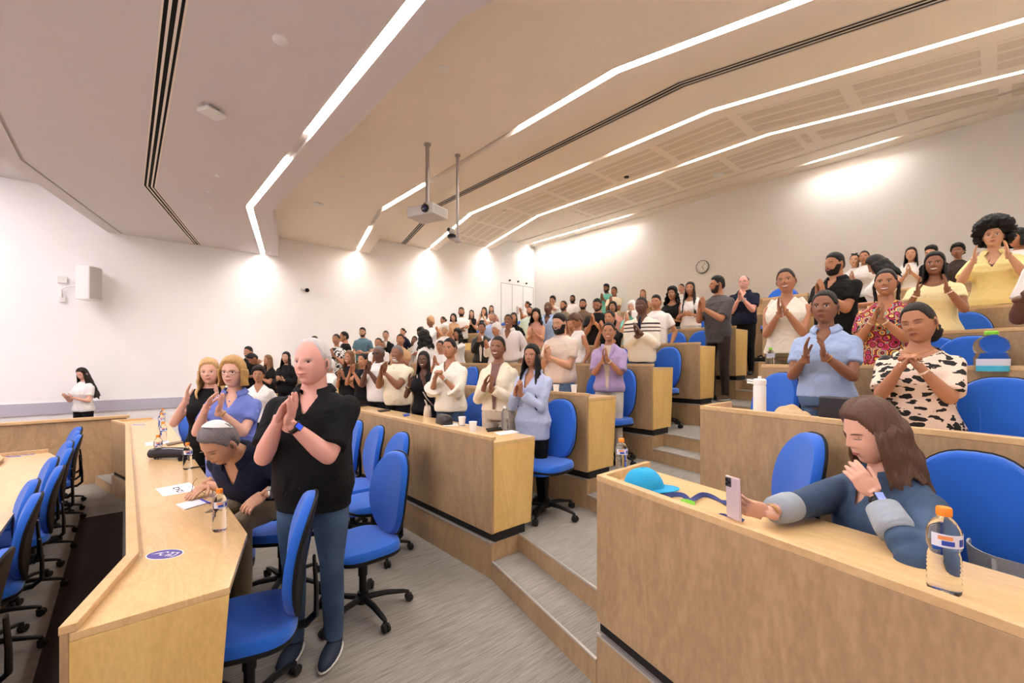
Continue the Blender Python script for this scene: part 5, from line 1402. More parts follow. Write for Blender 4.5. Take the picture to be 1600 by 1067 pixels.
def finish(p):
    lod, sc = p['lod'], p['sc']; H = p['H']
    def scale(V): return np.asarray(V, float)*sc
    skm = [SKM[p['sk']], p['hm'] or HB, LPM[p['sk']], EYW, IRD, TEE, LAS, SHM[p['sk']]]
    # body
    j = p['jb']; V = lap(j['V'], j['F'], 3 if lod < 2 else 1, .5); F = list(j['F']); M = [0]*len(F); V = V.tolist()
    # hands
    hl = 0 if lod == 0 else 1
    for i, sg in enumerate((1, -1)):
        hv, hf = HANDS[(p['hands'][i], hl)]
        X = Vector(p['frames'][i][0]).normalized(); Z = Vector(p['frames'][i][1]); Z = (Z-X*Z.dot(X)).normalized(); Y = Z.cross(X)
        k = 1.0 if p['male'] else .90
        m_ = np.array([X, Y, Z]).T
        vv = hv*np.array([k, k if sg > 0 else -k, k])
        vv = vv @ m_.T+np.array(p['WR'][i]); n0 = len(V); V += vv.tolist()
        F += [tuple(q+n0 for q in (f if sg > 0 else f[::-1])) for f in hf]; M += [0]*len(hf)
    # head
    hb = head_geo(lod, p['face']); n0 = len(V)
    A = np.array(p['Mh']); hv = np.c_[np.array(hb.v), np.ones(len(hb.v))] @ A.T
    V += hv[:, :3].tolist(); F += [tuple(q+n0 for q in f) for f in hb.f]; M += hb.m
    V = scale(V)
    me = bpy.data.meshes.new('person'); me.from_pydata(V.tolist(), [], F)
    for m in skm: me.materials.append(m)
    me.polygons.foreach_set('material_index', M); me.polygons.foreach_set('use_smooth', [True]*len(F)); me.update()
    o = bpy.data.objects.new('person', me); COL.objects.link(o)
    o.location = (p['x'], p['y'], p['z']); o.rotation_euler = (0, 0, p['yaw'])
    tag(o, p['label'], 'person', p['group'])
    def part(name, V, F, m, smooth=True):
        me = bpy.data.meshes.new(name); me.from_pydata(scale(V).tolist(), [], F)
        for q in (m if isinstance(m, list) else [m]): me.materials.append(q)
        me.polygons.foreach_set('use_smooth', [smooth]*len(F)); me.update()
        c = bpy.data.objects.new(name, me); COL.objects.link(c); c.parent = o; return c
    def hpart(name, mb, m):
        hv = np.c_[np.array([tuple(v) for v in mb.v]), np.ones(len(mb.v))] @ A.T
        c = part(name, hv[:, :3], mb.f, m)
        if isinstance(m, list): c.data.polygons.foreach_set('material_index', mb.m)
        return c
    seed = int(abs(p['x'])*1000+abs(p['y'])*77) % 1000
    # garment
    j = p['js']; V = lap(j['V'], j['F'], 2 if lod < 2 else 1, .5); F = j['F']
    N_ = vnormals(V, F); rng = np.random.RandomState(seed)
    if lod < 2:
        d = np.zeros(len(V)); amp = {'tank': .003, 'tee': .0045, 'shirt': .006, 'jacket': .006, 'shawl': .008}.get(p['top'], .004)
        for q in range(7):
            k = rng.randn(3); k /= np.linalg.norm(k); k = k*rng.uniform(14, 42); k[2] *= .55
            d += np.sin(V @ k+rng.uniform(0, 6)+1.5*np.sin(V @ (rng.randn(3)*7)))
        V = V+N_*(d*amp/3.2)[:, None]
    Ui = np.array(p['U'].inverted()); W = (np.c_[V, np.ones(len(V))] @ Ui.T)[:, :3]
    nk = p['neck']; ay = np.abs(W[:, 1]); front = W[:, 0] > -.005
    zt = 1.432 if not p['male'] else 1.437
    if nk == 'crew': lim = np.full(len(V), zt)
    elif nk == 'v': lim = np.where(front, zt-.13*np.clip(1-ay/.065, 0, 1), zt+.004)
    elif nk == 'scoop': lim = np.where(front & (ay < .105), zt-.085+.055*np.clip(ay/.10, 0, 1)**2, zt-.006)
    elif nk == 'open': lim = np.where(front, zt-.20*np.clip(1-ay/.075, 0, 1), zt+.004)
    else: lim = np.full(len(V), zt)
    if nk == 'wide': lim = np.where(ay < .13, 1.385+.02*(ay/.13), 1.5)
    lim = np.where((ay > .125) | (np.abs(W[:, 0]) > .17), 9., lim)
    keep = W[:, 2] < lim
    # snap the boundary ring to the neckline for a clean edge
    Fk = [f for f in F if any(keep[q] for q in f)]
    used = sorted(set(q for f in Fk for q in f)); mp = {q: i for i, q in enumerate(used)}
    W2 = W.copy(); over = ~keep; W2[over, 2] = lim[over]-.001
    ec = {}
    for f in Fk:
        for q in range(len(f)):
            ed = (min(f[q], f[(q+1) % len(f)]), max(f[q], f[(q+1) % len(f)])); ec[ed] = ec.get(ed, 0)+1
    nb = {}
    for (q1, q2), cn in ec.items():
        if cn == 1: nb.setdefault(q1, []).append(q2); nb.setdefault(q2, []).append(q1)
    for _ in range(6):
        new = {q: sum((W2[r] for r in ns), np.zeros(3))/len(ns) for q, ns in nb.items()}
        for q, v in new.items(): W2[q] = W2[q]*.45+v*.55
    V2 = (np.c_[W2, np.ones(len(V))] @ np.array(p['U']).T)[:, :3]
    tops = {'tee': 't_shirt', 'tank': 'sleeveless_top', 'shirt': 'shirt', 'jacket': 'jacket', 'shawl': 'shawl', 'polo': 'polo_shirt'}
    nm = 'dress' if p['dress'] else tops.get(p['top'], 'shirt')
    g = part(nm, V2[used], [tuple(mp[q] for q in f) for f in Fk], p['tm'] or CW)
    if p['collar']:
        mb = MB(); n = 30; r0 = .066 if p['male'] else .054; op = .50
        rows = [(r0+.004, zt-.012), (r0+.003, zt+.022), (r0+.012, zt+.027), (r0+.030, zt+.004), (r0+.036, zt-.012)]
        vs = []
        for r, z in rows:
            for k in range(n):
                a = op+(2*PI-2*op)*k/(n-1); fz = math.cos(a) if math.cos(a) > 0 else 0
                vs.append(p['U'] @ Vector((-.012+r*1.02*math.cos(a)+fz*.006, r*1.1*math.sin(a), z-.030*fz-.01*(r > r0+.02)*fz)))
        mb.add(vs, [(i*n+k, i*n+k+1, (i+1)*n+k+1, (i+1)*n+k) for i in range(len(rows)-1) for k in range(n-1)])
        c = part('collar', np.array([tuple(v) for v in mb.v]), mb.f, p['tm'] or CW); s_ = c.modifiers.new('t', 'SOLIDIFY'); s_.thickness = .003
        c.parent = g
    j = p['jl']; V = lap(j['V'], j['F'], 2, .5)
    part('trousers', V, j['F'], p['bm'] or CBT)
    if p['shoes']:
        for i, sg in enumerate((1, -1)):
            a = p['an'][i]; mb = MB(); pz0 = 0 if not p['seated'] else a.z-.075
            mb.ell(T(a.x+.055, a.y, pz0+.035) @ R(.08, 'Y'), .135, .046, .042, 16, 8); mb.ell(T(a.x-.01, a.y, pz0+.06), .055, .040, .05, 12, 8)
            mb.v = [(x, y, max(z, pz0+.004)) for x, y, z in mb.v]
            s_ = part('shoe', np.array([tuple(v) for v in mb.v]), mb.f, p['hip'] or SHOE)
            if p['hip']:
                mb = MB(); mb.ell(T(a.x+.052, a.y, pz0+.014), .142, .050, .016, 20, 6); mb.v = [(x, y, max(z, pz0+.001)) for x, y, z in mb.v]
                q_ = part('sole', np.array([tuple(v) for v in mb.v]), mb.f, SOLE); q_.parent = s_
    if p['hair']:
        mb = hair_geo(p['hair'], lod, seed)
        nm = 'head_scarf' if p['hair'] in ('hijab', 'wrap') else ('cap' if p['hair'] == 'cap' else 'hair')
        hpart(nm, mb, p['hm'] or HB)
    if p['beard']: hpart('beard', beard_geo(lod, p['beard']), p['beardm'] or (HB if p['beard'] > .0055 else STUB))
    if p['glasses']:
        mb = MB(); r = .021 if p['glasses'] != 'round' else .019
        for sg in (-1, 1):
            yc = sg*.0325; pts = []
            for k in range(21):
                a = 2*PI*k/20; y_, z_ = yc+r*1.1*sgnp(math.cos(a), .8), .001+r*.80*sgnp(math.sin(a), .8); pts.append((float(hfront(.03, .0))+.012-.25*abs(y_)**1.0*.6, y_, z_))
            mb.tube(pts, .0016 if p['glasses'] != 'sun' else .002, 6, cap=False)
            if p['glasses'] == 'sun':
                n0 = len(mb.v); mb.add(pts[:-1], [tuple(range(20))])
            mb.tube([(float(hfront(.03, 0))+.004, sg*.057, .004), (.03, sg*.078, .004), (-.012, sg*.083, .003), (-.02, sg*.082, -.012)], .0017, 6)
        mb.tube([(float(hfront(.0, .01))+.004, -.011, .004), (float(hfront(0, .01))+.007, 0, .006), (float(hfront(0, .01))+.004, .011, .004)], .0016, 6)
        hpart('glasses', mb, GLS)
    if p['watch']:
        for (i, kind) in p['watch']:
            E0, W0 = p['EL'][i], p['WR'][i]; d = (W0-E0).normalized(); c = W0-d*(.035 if kind != 'bracelet' else .03)
            up = -Vector(p['frames'][i][1]).normalized(); up = (up-d*up.dot(d)).normalized(); sd = d.cross(up)
            rr = .0305 if p['male'] else .026
            mb = MB(); nrr = 24; hw = {'watch': .010, 'smart': .011, 'bracelet': .004, 'band': .006}[kind]
            vs = []
            for dz, re in ((-hw, 0), (-hw, .003), (hw, .003), (hw, 0)):
                for k in range(nrr):
                    a = 2*PI*k/nrr; vs.append(c+d*dz+(up*math.cos(a)+sd*math.sin(a))*(rr+re))
            mb.add(vs, [(q*nrr+k, q*nrr+(k+1) % nrr, ((q+1) % 4)*nrr+(k+1) % nrr, ((q+1) % 4)*nrr+k) for q in range(4) for k in range(nrr)])
            bandm = {'watch': SILV, 'smart': BLKB, 'bracelet': GOLD, 'band': mat('pale_wristband', (226, 200, 176), .6)}[kind]
            w_ = part({'watch': 'wristwatch', 'smart': 'smartwatch', 'bracelet': 'bracelet', 'band': 'bracelet'}[kind], np.array([tuple(v) for v in mb.v]), mb.f, bandm)
            if kind in ('watch', 'smart'):
                mb = MB(); Mx = Matrix.Translation(c+up*(rr+.004)) @ Matrix((tuple(d)+(0,), tuple(sd)+(0,), tuple(up)+(0,), (0, 0, 0, 1))).transposed()
                if kind == 'smart': mb.obox(Mx, .036, .030, .008)
                else: mb.lathe([(.017, -.003), (.018, .002), (.015, .005)], 20, M=Mx)
                f_ = part('case', np.array([tuple(v) for v in mb.v]), mb.f, BLKB if kind == 'smart' else SILV, kind != 'smart'); f_.parent = w_
                mb = MB()
                if kind == 'smart': mb.obox(Mx @ T(0, 0, .0042), .030, .024, .001)
                else: mb.lathe([(.013, .0052), (.0001, .0054)], 20, M=Mx, close=False)
                f_ = part('face', np.array([tuple(v) for v in mb.v]), mb.f, mat('watch_screen_blue', (30, 60, 190), .2, emit=.6) if kind == 'smart' else mat('pale_watch_dial', (190, 192, 190), .3), False); f_.parent = w_
    for fn in p['extras']: fn(p, part, hpart, g)
    return o
BLKB = mat('black_silicone', (22, 22, 26), .5)

# placement helpers ---------------------------------------------------------
VL = Vector((-S_, C_))           # towards image left
def yaw_for(x, y, deg):
    tc = Vector((-x, -y)).normalized(); d = math.radians(deg)
    lf = Vector((-tc.y, tc.x)); 
    if lf.dot(VL) < 0: lf = -lf
    v = tc*math.cos(d)+lf*math.sin(d); return math.atan2(v.y, v.x)
def seat_line(px, k, side, off):
    l = (px-800)/FPX; a = C_+l*S_; b_ = S_-l*C_
    if side == 'c':
        X = XC(k)+off; Z = X/a; y = b_*Z; x = X
        if y > 8.1: Z = (X+WS*8.1)/(a+WS*b_); y = b_*Z; x = a*Z
    else:
        Z = (XC(k)+off-WS*2.6)/(a-WS*b_); x, y = a*Z, b_*Z
    return x, y, Z
def P(px, ptop, k, label, body=25, hd=0, pitch=0, tilt=0, side='c', off=.64, hv=.012, hh=None, **kw):
    x, y, Z = seat_line(px, k, side, off)
    while y > YL-.35 and k > 2: k -= 1; x, y, Z = seat_line(px, k, side, off)
    zt = EYE-(ptop-HY)*Z/FPX; z = ZF(k); H = zt-z-hv
    if hh: H = hh
    if H < 1.44 or H > 2.0: print('HEIGHT', round(H, 2), label, 'k', k, 'y', round(y, 2))
    H = min(2.0, max(1.42, H))
    if y > YL-.3: print('OUTSIDE', label, y)
    person(x, y, z, H, yaw_for(x, y, body), label, head=(math.radians(-hd), math.radians(pitch), math.radians(tilt)), dist=Z, **kw)
# note: positive hd turns the head further to image left when body faces camera

# ------------------------------------------------------------------ the audience
SM = dict(smile=1, teeth=1, squint=.6); SC_ = dict(smile=.8, squint=.4); NE = dict(); CLS = dict(closed=1, smile=.3)
def hat(m): return m
def locw(x, y, z, yaw, sc, wp):
    v = Vector(wp)-Vector((x, y, z)); v = Matrix.Rotation(-yaw, 3, 'Z') @ v; return v/sc
def locd(yaw, d): return Matrix.Rotation(-yaw, 3, 'Z') @ Vector(d)

# extras ------------------------------------------------------
def ex_button(n=4, z1=1.36, z0=.98, m=None):
    def fn(p, part, hpart, g):
        secs = p['secs']
        for i in range(n):
            mb = MB()
            z = z1+(z0-z1)*i/(n-1); dx = np.interp(z, [s[0] for s in secs], [s[2] for s in secs]); cx = np.interp(z, [s[0] for s in secs], [s[3] for s in secs])
            f = 1+(p['fat']-1)*float(np.clip((1.42-z)/.2, 0, 1))
            bl = p['belly']*math.exp(-((z-1.05)/.13)**2)
            c = p['U'] @ Vector((cx+bl+dx*f+p['e']+.002, 0, z)); mb.ell(Matrix.Translation(c), .004, .006, .006, 8, 6)
            c = part('button', np.array([tuple(v) for v in mb.v]), mb.f, m or M_BLK)
    return fn
def ex_necklace(p, part, hpart, g):
    mb = MB(); pts = [p['U'] @ Vector((-.01+.075*math.cos(a)*(1 if math.cos(a) > 0 else .8)+.012, .072*math.sin(a), 1.43-.045*max(0, math.cos(a)))) for a in np.linspace(-2.6, 2.6, 26)]
    mb.tube(pts, .0018, 6); part('necklace', np.array([tuple(v) for v in mb.v]), mb.f, GOLD)
def ex_earrings(p, part, hpart, g):
    mb = MB()
    for sg in (-1, 1):
        mb = MB(); mb.ell(T(-.004, sg*.084, -.045), .006, .004, .011, 8, 6); hpart('earring', mb, GOLD)
def ex_kippah(p, part, hpart, g):
    mb = MB(); n = 28; vs = []
    for j in range(5):
        r = .062*(1-j/5)+.001
        for k in range(n):
            a = 2*PI*k/n; x, y = -.042+r*math.cos(a), r*math.sin(a); z = .026+AZ*math.sqrt(max(0, 1-((x)/.103)**2-(y/.085)**2)); vs.append((x, y, z))
    mb.add(vs, [(j*n+k, j*n+(k+1) % n, (j+1)*n+(k+1) % n, (j+1)*n+k) for j in range(4) for k in range(n)]+[tuple(4*n+k for k in range(n))])
    hpart('skullcap', mb, CW)
def ex_tie(p, part, hpart, g):
    mb = MB(); U = p['U']; pts = [U @ Vector((.075, 0, 1.425)), U @ Vector((.115, 0, 1.40)), U @ Vector((.140, 0, 1.33)), U @ Vector((.150, 0, 1.27))]
    mb.tube(pts, [(.02, .012), (.013, .008), (.022, .007), (.026, .006)], 8); part('tie', np.array([tuple(v) for v in mb.v]), mb.f, CN)
def ex_sunglass_top(p, part, hpart, g):
    mb = MB()
    for sg in (-1, 1): mb.ell(T(.035, sg*.032, .118) @ R(-.9, 'Y'), .008, .028, .020, 12, 8)
    hpart('sunglasses', mb, M_BLK)
def ex_straps(p, part, hpart, g):
    mb = MB(); U = p['U']; e = .018
    pts = [U @ Vector((-.03, -.10, 1.42)), U @ Vector((.06, -.09, 1.40)), U @ Vector((.14, -.02, 1.25)), U @ Vector((.145, .08, 1.08)), U @ Vector((.09, .155, .97))]
    mb.tube(pts, [(.008, .003)]*5, 8); c = part('bag_strap', np.array([tuple(v) for v in mb.v]), mb.f, CLN)
def ex_jacket_open(m):
    def fn(p, part, hpart, g):
        mb = MB(); vs = []; U = p['U']; n = 14
        for i in range(n+1):
            z = 1.42-(1.42-max(.90, p['hem']+.02))*i/n; dx = np.interp(z, [s[0] for s in p['secs']], [s[2] for s in p['secs']]); cx = np.interp(z, [s[0] for s in p['secs']], [s[3] for s in p['secs']])
            wd = .012+.035*(1-i/n)
            for y in (-wd, -wd*.33, wd*.33, wd):
                vs.append(U @ Vector((cx+(dx+p['e']+.010)*(1-(y/.19)**2), y, z)))
        mb.add(vs, [(i*4+k, (i+1)*4+k, (i+1)*4+k+1, i*4+k+1) for i in range(n) for k in range(3)])
        part('undershirt', np.array([tuple(v) for v in mb.v]), mb.f, m)
    return fn
def ex_lapel(m):
    def fn(p, part, hpart, g):
        U = p['U']
        for sg in (-1, 1):
            mb = MB(); vs = []; n = 8
            for i in range(n+1):
                q = i/n; z = 1.435-.25*q; w0 = .045*(1-q)+.004; w1 = w0+.052*math.sin(min(1, q*1.5+.25)*PI*.75)*(1-q*.75)+.004
                dx = np.interp(z, [s[0] for s in p['secs']], [s[2] for s in p['secs']]); cx = np.interp(z, [s[0] for s in p['secs']], [s[3] for s in p['secs']])
                for y in (w0, w1): vs.append(U @ Vector((cx+(dx+p['e']+.013)*math.sqrt(max(.1, 1-(y/.2)**2)), sg*y, z)))
            mb.add(vs, [(i*2, (i+1)*2, (i+1)*2+1, i*2+1) if sg < 0 else (i*2, i*2+1, (i+1)*2+1, (i+1)*2) for i in range(n)])
            c = part('lapel', np.array([tuple(v) for v in mb.v]), mb.f, m); s_ = c.modifiers.new('t', 'SOLIDIFY'); s_.thickness = .004
    return fn
def ex_shirtmark(p, part, hpart, g):
    mb = MB(); mb.ell(T(.118, .085, 1.25) if True else None, .004, .007, .009, 8, 6); part('emblem', np.array([tuple(p['U'] @ Vector(v)) for v in mb.v]), mb.f, CW)
def ex_specs_hang(p, part, hpart, g):
    mb = MB(); U = p['U']
    for sg in (-1, 1):
        pts = [U @ Vector((.150, sg*.018+.016*math.cos(a), 1.265+.016*math.sin(a))) for a in np.linspace(0, 2*PI, 13)]; mb.tube(pts, .0022, 6)
    mb.tube([U @ Vector((.14, -.03, 1.28)), U @ Vector((.15, -.012, 1.33))], .002, 6)
    part('hung_glasses', np.array([tuple(v) for v in mb.v]), mb.f, GLS)

# ---------------- front row
x, y = .81, 2.62; yw = yaw_for(x, y, 21)
person(x, y, 0, 1.80, yw, 'tall white-haired man in black short-sleeved shirt and jeans, clapping in the foreground', sex='m', sk='pink', hair='receding', hm=HG, top='tee', tm=CB, bm=JN, collar=True, neck='v',
       fat=1.16, belly=.045, head=(math.radians(-14), 0, 0), face=dict(smile=.6, squint=.9, nw=1.1, lip=.55, brow=-1), pose='clap', hz=.10, hx=.03, roll=-.45, gap=.0, hand='clap', hem=.80, sleeve=.80, dist=2.5,
       hs=1.06, watch=[(0, 'smart')], hip=SHN, extras=(ex_button(4, 1.30, .95),))
# bending man, hands on the desk
x, y, H = .76, 3.33, 1.72; yw = yaw_for(x, y, 36); sc = H/1.7; zb_ = -.21
wr = pz(322, 756, .86); wl = pz(412, 772, .88)
hr = pz(318, 782, .83)-wr; hl = pz(352, 786, .83)-wl
person(x, y, zb_, H, yw, 'grey-haired man in navy polo and white skullcap bending over the front desk', sex='m', sk='olive', hair='short', hm=HGD, top='tee', tm=CN, bm=CKH, collar=True, neck='v', lean=.74, fat=1.08, seated=True, floor=0, armk=1.12,
       head=(-.15, -.12, .05), face=dict(closed=1, smile=.3, nw=1.15, lip=.7), wrists=(locw(x, y, zb_, yw, sc, wl), locw(x, y, zb_, yw, sc, wr)), frames=((locd(yw, (-.6, -.1, -.35)), locd(yw, (-.2, .5, -1))), (locd(yw, (-.55, -.5, -.25)), locd(yw, (0, 0, -1)))),
       hands=('relax', 'flat'), watch=[(0, 'watch')], dist=2.6, extras=(ex_kippah, ex_shirtmark), poles=((-.3, .8, -.3), (-.6, -.25, -.8)), hs=1.04)
x, y = .60, 4.95; person(x, y, 0, 1.70, yaw_for(x, y, 12), 'blond woman in sleeveless black top clapping with raised open hands', sk='fair', hair='wavy', hm=HBL, top='tank', tm=CB, bm=CBT, pose='clap', hz=.15, gap=.16, hand='open', face=dict(smile=.7, squint=.6),
       head=(0, .02, .08), fat=1.12, dist=4, watch=[(0, 'bracelet')], roll=-.1)
x, y = .66, 4.12; person(x, y, 0, 1.71, yaw_for(x, y, 20), 'woman with golden bobbed hair and glasses in a periwinkle dress, clapping', sk='fair', hair='bob', hm=HBG, top='tee', tm=CPB, dress=True, bm=CPB, pose='clap', hz=.12, hx=.05, gap=.03, roll=-.45, face=dict(smile=.9, squint=.3),
       glasses='square', fat=1.06, dist=3.5, watch=[(0, 'bracelet')], head=(-.1, 0, 0), collar=True, neck='v', extras=(ex_button(4, 1.36, 1.0, CPB),))
x, y = -.55, 10.85; person(x, y, 0, 1.57, math.radians(228-2), 'young woman in white tee standing by the left wall, looking at her phone', sk='fair', hair='verylong', hm=HDB, top='tee', tm=CW, bm=CBT, pose='phone', hz=.02, head=(0, .38, 0), face=dict(closed=1), dist=8.1, lodo=1)
# child-size figure in white tee
x, y = 1.44, 7.1; person(x, y, 0, 1.60, yaw_for(x, y, 10), 'youngster in a plain white tee below the two women in black', sk='brown', hair='shortcurl', hm=HDB, top='tee', tm=CW, pose='down', dist=6.5, face=dict(smile=.2), neck='v')

# ---------------- far wing / second row, left part
P(389, 541, 2, 'bearded man in black polo near the wall, above the woman with glasses', sex='m', sk='brown', hair='fade', top='tee', tm=CB, collar=True, pose='front', beard=.004, body=35, hd=10, face=SM)
P(420, 554, 2, 'woman with long ombre hair and black outfit clapping in profile', sk='brown', hair='long', hm=HOM, top='tee', tm=CB, pose='clap', body=55, hd=10, face=SC_, off=.6)
P(448, 549, 2, 'woman with long straight black hair in a black jacket', sk='tan', hair='verylong', top='jacket', tm=CB, pose='phone', body=25, hd=0, face=NE, off=.5)
P(434, 536, 3, 'man in beige shirt stooping sideways near the left wall', sex='m', sk='dark', hair='fade', top='tee', tm=CBG, pose='down', lean=.75, body=75, hd=0, off=1.0, hh=1.78, face=NE)
P(492, 525, 3, 'man whose black hair shows just above the white-haired man', sex='m', sk='dark', hair='fade', top='tee', tm=CN, pose='down', body=20)
P(516, 566, 2, 'person in white clapping, half hidden behind the white-haired man', sk='brown', hair='wrap', hm=CW, top='tee', tm=CW, pose='clap', hz=.1, body=50, hd=10)
P(526, 521, 4, 'woman in black and white print clapping beside the bald man in black', sk='brown', hair='pulled', top='tee', tm=BWP, pose='clap', hz=.05, body=20, hd=5, face=SC_, off=.42)
P(539, 517, 4, 'bald man in black tee clapping, turned to the left in profile', sex='m', sk='brown', hair='buzz', top='tee', tm=CB, pose='clap', hz=.0, hx=.08, body=75, hd=10, off=.95)
P(567, 511, 4, 'man in teal tee standing against the wall, dark quiff hair', sex='m', sk='olive', hair='fade', top='tee', tm=CTE, pose='front', beard=.003, body=20, hd=-5, face=SC_, hv=.02)
P(547, 547, 2, 'smiling woman with long ombre hair and black top, right of the white-haired man', sk='brown', hair='long', hm=HOM, top='tee', tm=CB, pose='clap', hz=.05, body=35, hd=10, gap=.03, face=SM)
P(568, 551, 2, 'woman with gathered curls and black sleeveless top clapping before her face', sk='brown', hair='puffpony', top='tank', tm=CB, bm=CDB, pose='clap', hz=.20, hx=.02, roll=-.5, body=35, hd=5, face=SC_)
P(593, 539, 2, 'man in sunglasses and white short-sleeved shirt clapping', sex='m', sk='deep', hair='buzz', hm=HGD, top='tee', tm=CW, collar=True, glasses='sun', pose='clap', hz=.13, roll=-.5, body=35, hd=5, fat=1.1, face=NE)
P(622, 538, 2, 'laughing man with grey goatee in a loose white shirt, hands raised', sex='m', sk='dark', hair='buzz', hm=HGD, top='tee', tm=CCR, pose='clap', hz=.13, hx=.05, roll=-.5, body=35, hd=0, fat=1.16, belly=.03, beard=-.006, beardm=HG, face=SM, extras=(ex_button(3, 1.38, 1.2),))
P(592, 527, 3, 'man with shaved head in white, directly behind the man in sunglasses', sex='m', sk='brown', hair='buzz', top='tee', tm=CW, pose='clap', body=20, face=SC_)
P(603, 516, 4, 'woman in black blazer with hair pulled back, against the wall', sk='tan', hair='pulled', top='jacket', tm=CB, pose='clap', hz=.1, body=10, hd=0, extras=(ex_jacket_open(CW),))
P(630, 512, 5, 'woman in navy top with hair tied back, against the wall', sk='tan', hair='bun', top='shirt', tm=CN, pose='down', body=40, hd=10)
P(626, 521, 3, 'woman in tan top behind the laughing man with the goatee', sk='brown', hair='pulled', top='tee', tm=CTN, pose='clap', hz=.08, body=10, face=SC_)
P(648, 529, 4, 'small girl in patterned top between taller people', sk='dark', hair='braids', top='tee', tm=CLN, pose='down', body=10)
P(659, 511, 4, 'woman with dark hair looking down, white blouse', sk='brown', hair='bob', top='shirt', tm=CW, pose='front', body=30, hd=10, pitch=30)
P(673, 495, 5, 'woman in patterned head scarf and white blouse, clapping by the wall', sk='dark', hair='wrap', hm=CTN, top='shirt', tm=CW, pose='clap', hz=.12, body=50, hd=0, face=SC_)
P(693, 494, 6, 'woman with sleek pinned hair turned in profile by the wall', sk='brown', hair='bun', top='tee', tm=CTN, pose='clap', hz=.05, body=50, hd=5)
P(709, 490, 6, 'woman with black bob and tan sleeveless top, hands joined', sk='tan', hair='bob', top='tank', tm=CTN, pose='clap', body=20, hd=0, off=.42)
P(721, 480, 7, 'bearded man in loose white tee with folded arms', sex='m', sk='brown', hair='fade', top='tee', tm=CW, pose='cross', beard=.006, body=5, hd=0, off=.9)
P(737, 484, 7, 'woman in black sleeveless top with long dark ponytail near the door', sk='tan', hair='long', top='tank', tm=CB, pose='clap', hz=.05, body=10)
P(757, 480, 7, 'woman with black wavy hair in white, clapping at head height', sk='tan', hair='wavy', top='tee', tm=CW, pose='clap', hz=.18, body=20, gap=.05)
P(768, 477, 8, 'woman with straight dark hair nearest the far double door', sk='tan', hair='long', top='tee', tm=CPK, pose='down', body=10)
P(695, 506, 4, 'older woman in white head cloth and white blouse smiling', sk='tan', hair='wrap', hm=CW, top='shirt', tm=CW, pose='clap', body=10, hd=0, face=SM)
P(716, 514, 4, 'woman with long black curls in white, hands over her mouth', sk='brown', hair='curls', top='shirt', tm=CW, pose='clap', hz=.26, hx=-.07, body=45, hd=0, off=.6)
P(704, 527, 2, 'woman in ivory shawl over a black and white print, hands clasped', sk='brown', hair='bun', top='shawl', tm=CIV, bm=JN, pose='clasp', hz=.0, body=30, hd=0, face=NE, watch=[(0, 'watch')], fat=1.0, neck='v', extras=(ex_earrings,))
P(663, 548, 2, 'smiling woman in glasses and black tee with crossbody strap', sk='deep', hair='long', top='tee', tm=CB, bm=CBT, pose='clap', hz=.08, hx=.03, gap=.14, hand='open', body=20, hd=0, glasses='square', face=SM, neck='v', extras=(ex_straps,), watch=[(1, 'watch')])
P(672, 530, 3, 'person leaning away with a mass of curly black hair', sk='brown', hair='curls', top='tee', tm=CW, pose='down', body=140, hd=0, lean=.2, hh=1.66)
P(689, 531, 3, 'person in white partly behind the woman in the ivory shawl', sk='brown', hair='pulled', top='tee', tm=CW, pose='clap', hz=.08, body=25, face=NE)
P(753, 501, 4, 'woman with topknot in black leather jacket, clapping at her chin', sk='brown', hair='topbun', top='jacket', tm=LEA, bm=CBT, pose='clap', hz=.14, body=10, hd=0, face=SM, extras=(ex_jacket_open(CW),), pitch=10, hv=.03)
P(770, 488, 5, 'man with grey goatee in pale blue top behind the white headwrap', sex='m', sk='brown', hair='buzz', hm=HGD, top='tee', tm=CLB, pose='down', beard=-.006, beardm=HG, body=15)
P(776, 505, 4, 'woman in white headwrap and white shirt clapping', sk='brown', hair='wrap', hm=CW, top='shirt', tm=CW, pose='clap', hz=.05, hx=.05, body=40, hd=5, face=SC_, off=.45)
P(795, 490, 4, 'tall smiling man in a fine striped long-sleeved shirt and belt', sex='m', sk='dark', hair='buzz', top='shirt', tm=STR, bm=CWT, collar=True, neck='open', pose='down', body=15, hd=5, face=SM, fat=1.08)
P(803, 488, 5, 'woman with black hair behind the man in the striped shirt', sk='brown', hair='long', top='tee', tm=CB, pose='down', body=10)
P(779, 523, 2, 'beaming woman with cropped hair in cream cardigan and beige skirt', sk='dark', hair='buzz', top='shirt', tm=CCR, bm=CLN, dress=False, pose='clap', hz=-.01, hx=.0, roll=-.3, gap=.02, body=20, hd=0, tilt=-4, face=SM, neck='v', extras=(ex_necklace, ex_jacket_open(cloth('mauve_polo', (120, 88, 84)))), hem=.95)
P(833, 535, 2, 'woman with very long black hair in an oversized pale blue shirt', sk='brown', hair='verylong', top='shirt', tm=CSB, bm=CBT, collar=True, neck='open', pose='clap', hz=.02, roll=-.4, hand='cup', body=30, hd=-3, face=dict(smile=.5), off=.78, hem=.74, fat=1.05, hv=.02)
P(825, 470, 8, 'woman with hair bun clapping in profile beside the double door', sk='brown', hair='bun', top='tee', tm=CW, pose='clap', hz=.15, body=70, hd=10)
P(828, 478, 6, 'bearded man in mint shirt beside the double door', sex='m', sk='brown', hair='buzz', top='tee', tm=CMI, pose='down', beard=.005, body=10)
P(838, 483, 5, 'woman with big brown curls and cream skirt, hands joined', sk='tan', hair='curls', hm=HDB, top='tank', tm=CPK, bm=CWT, pose='clap', body=15, face=NE, off=.5)
P(857, 471, 5, 'bald elderly man in light blue long-sleeved shirt', sex='m', sk='deep', hair=None, top='shirt', tm=CLB, collar=True, neck='open', pose='down', body=20, hd=10, hm=HG, face=NE, fat=1.05, off=.9)
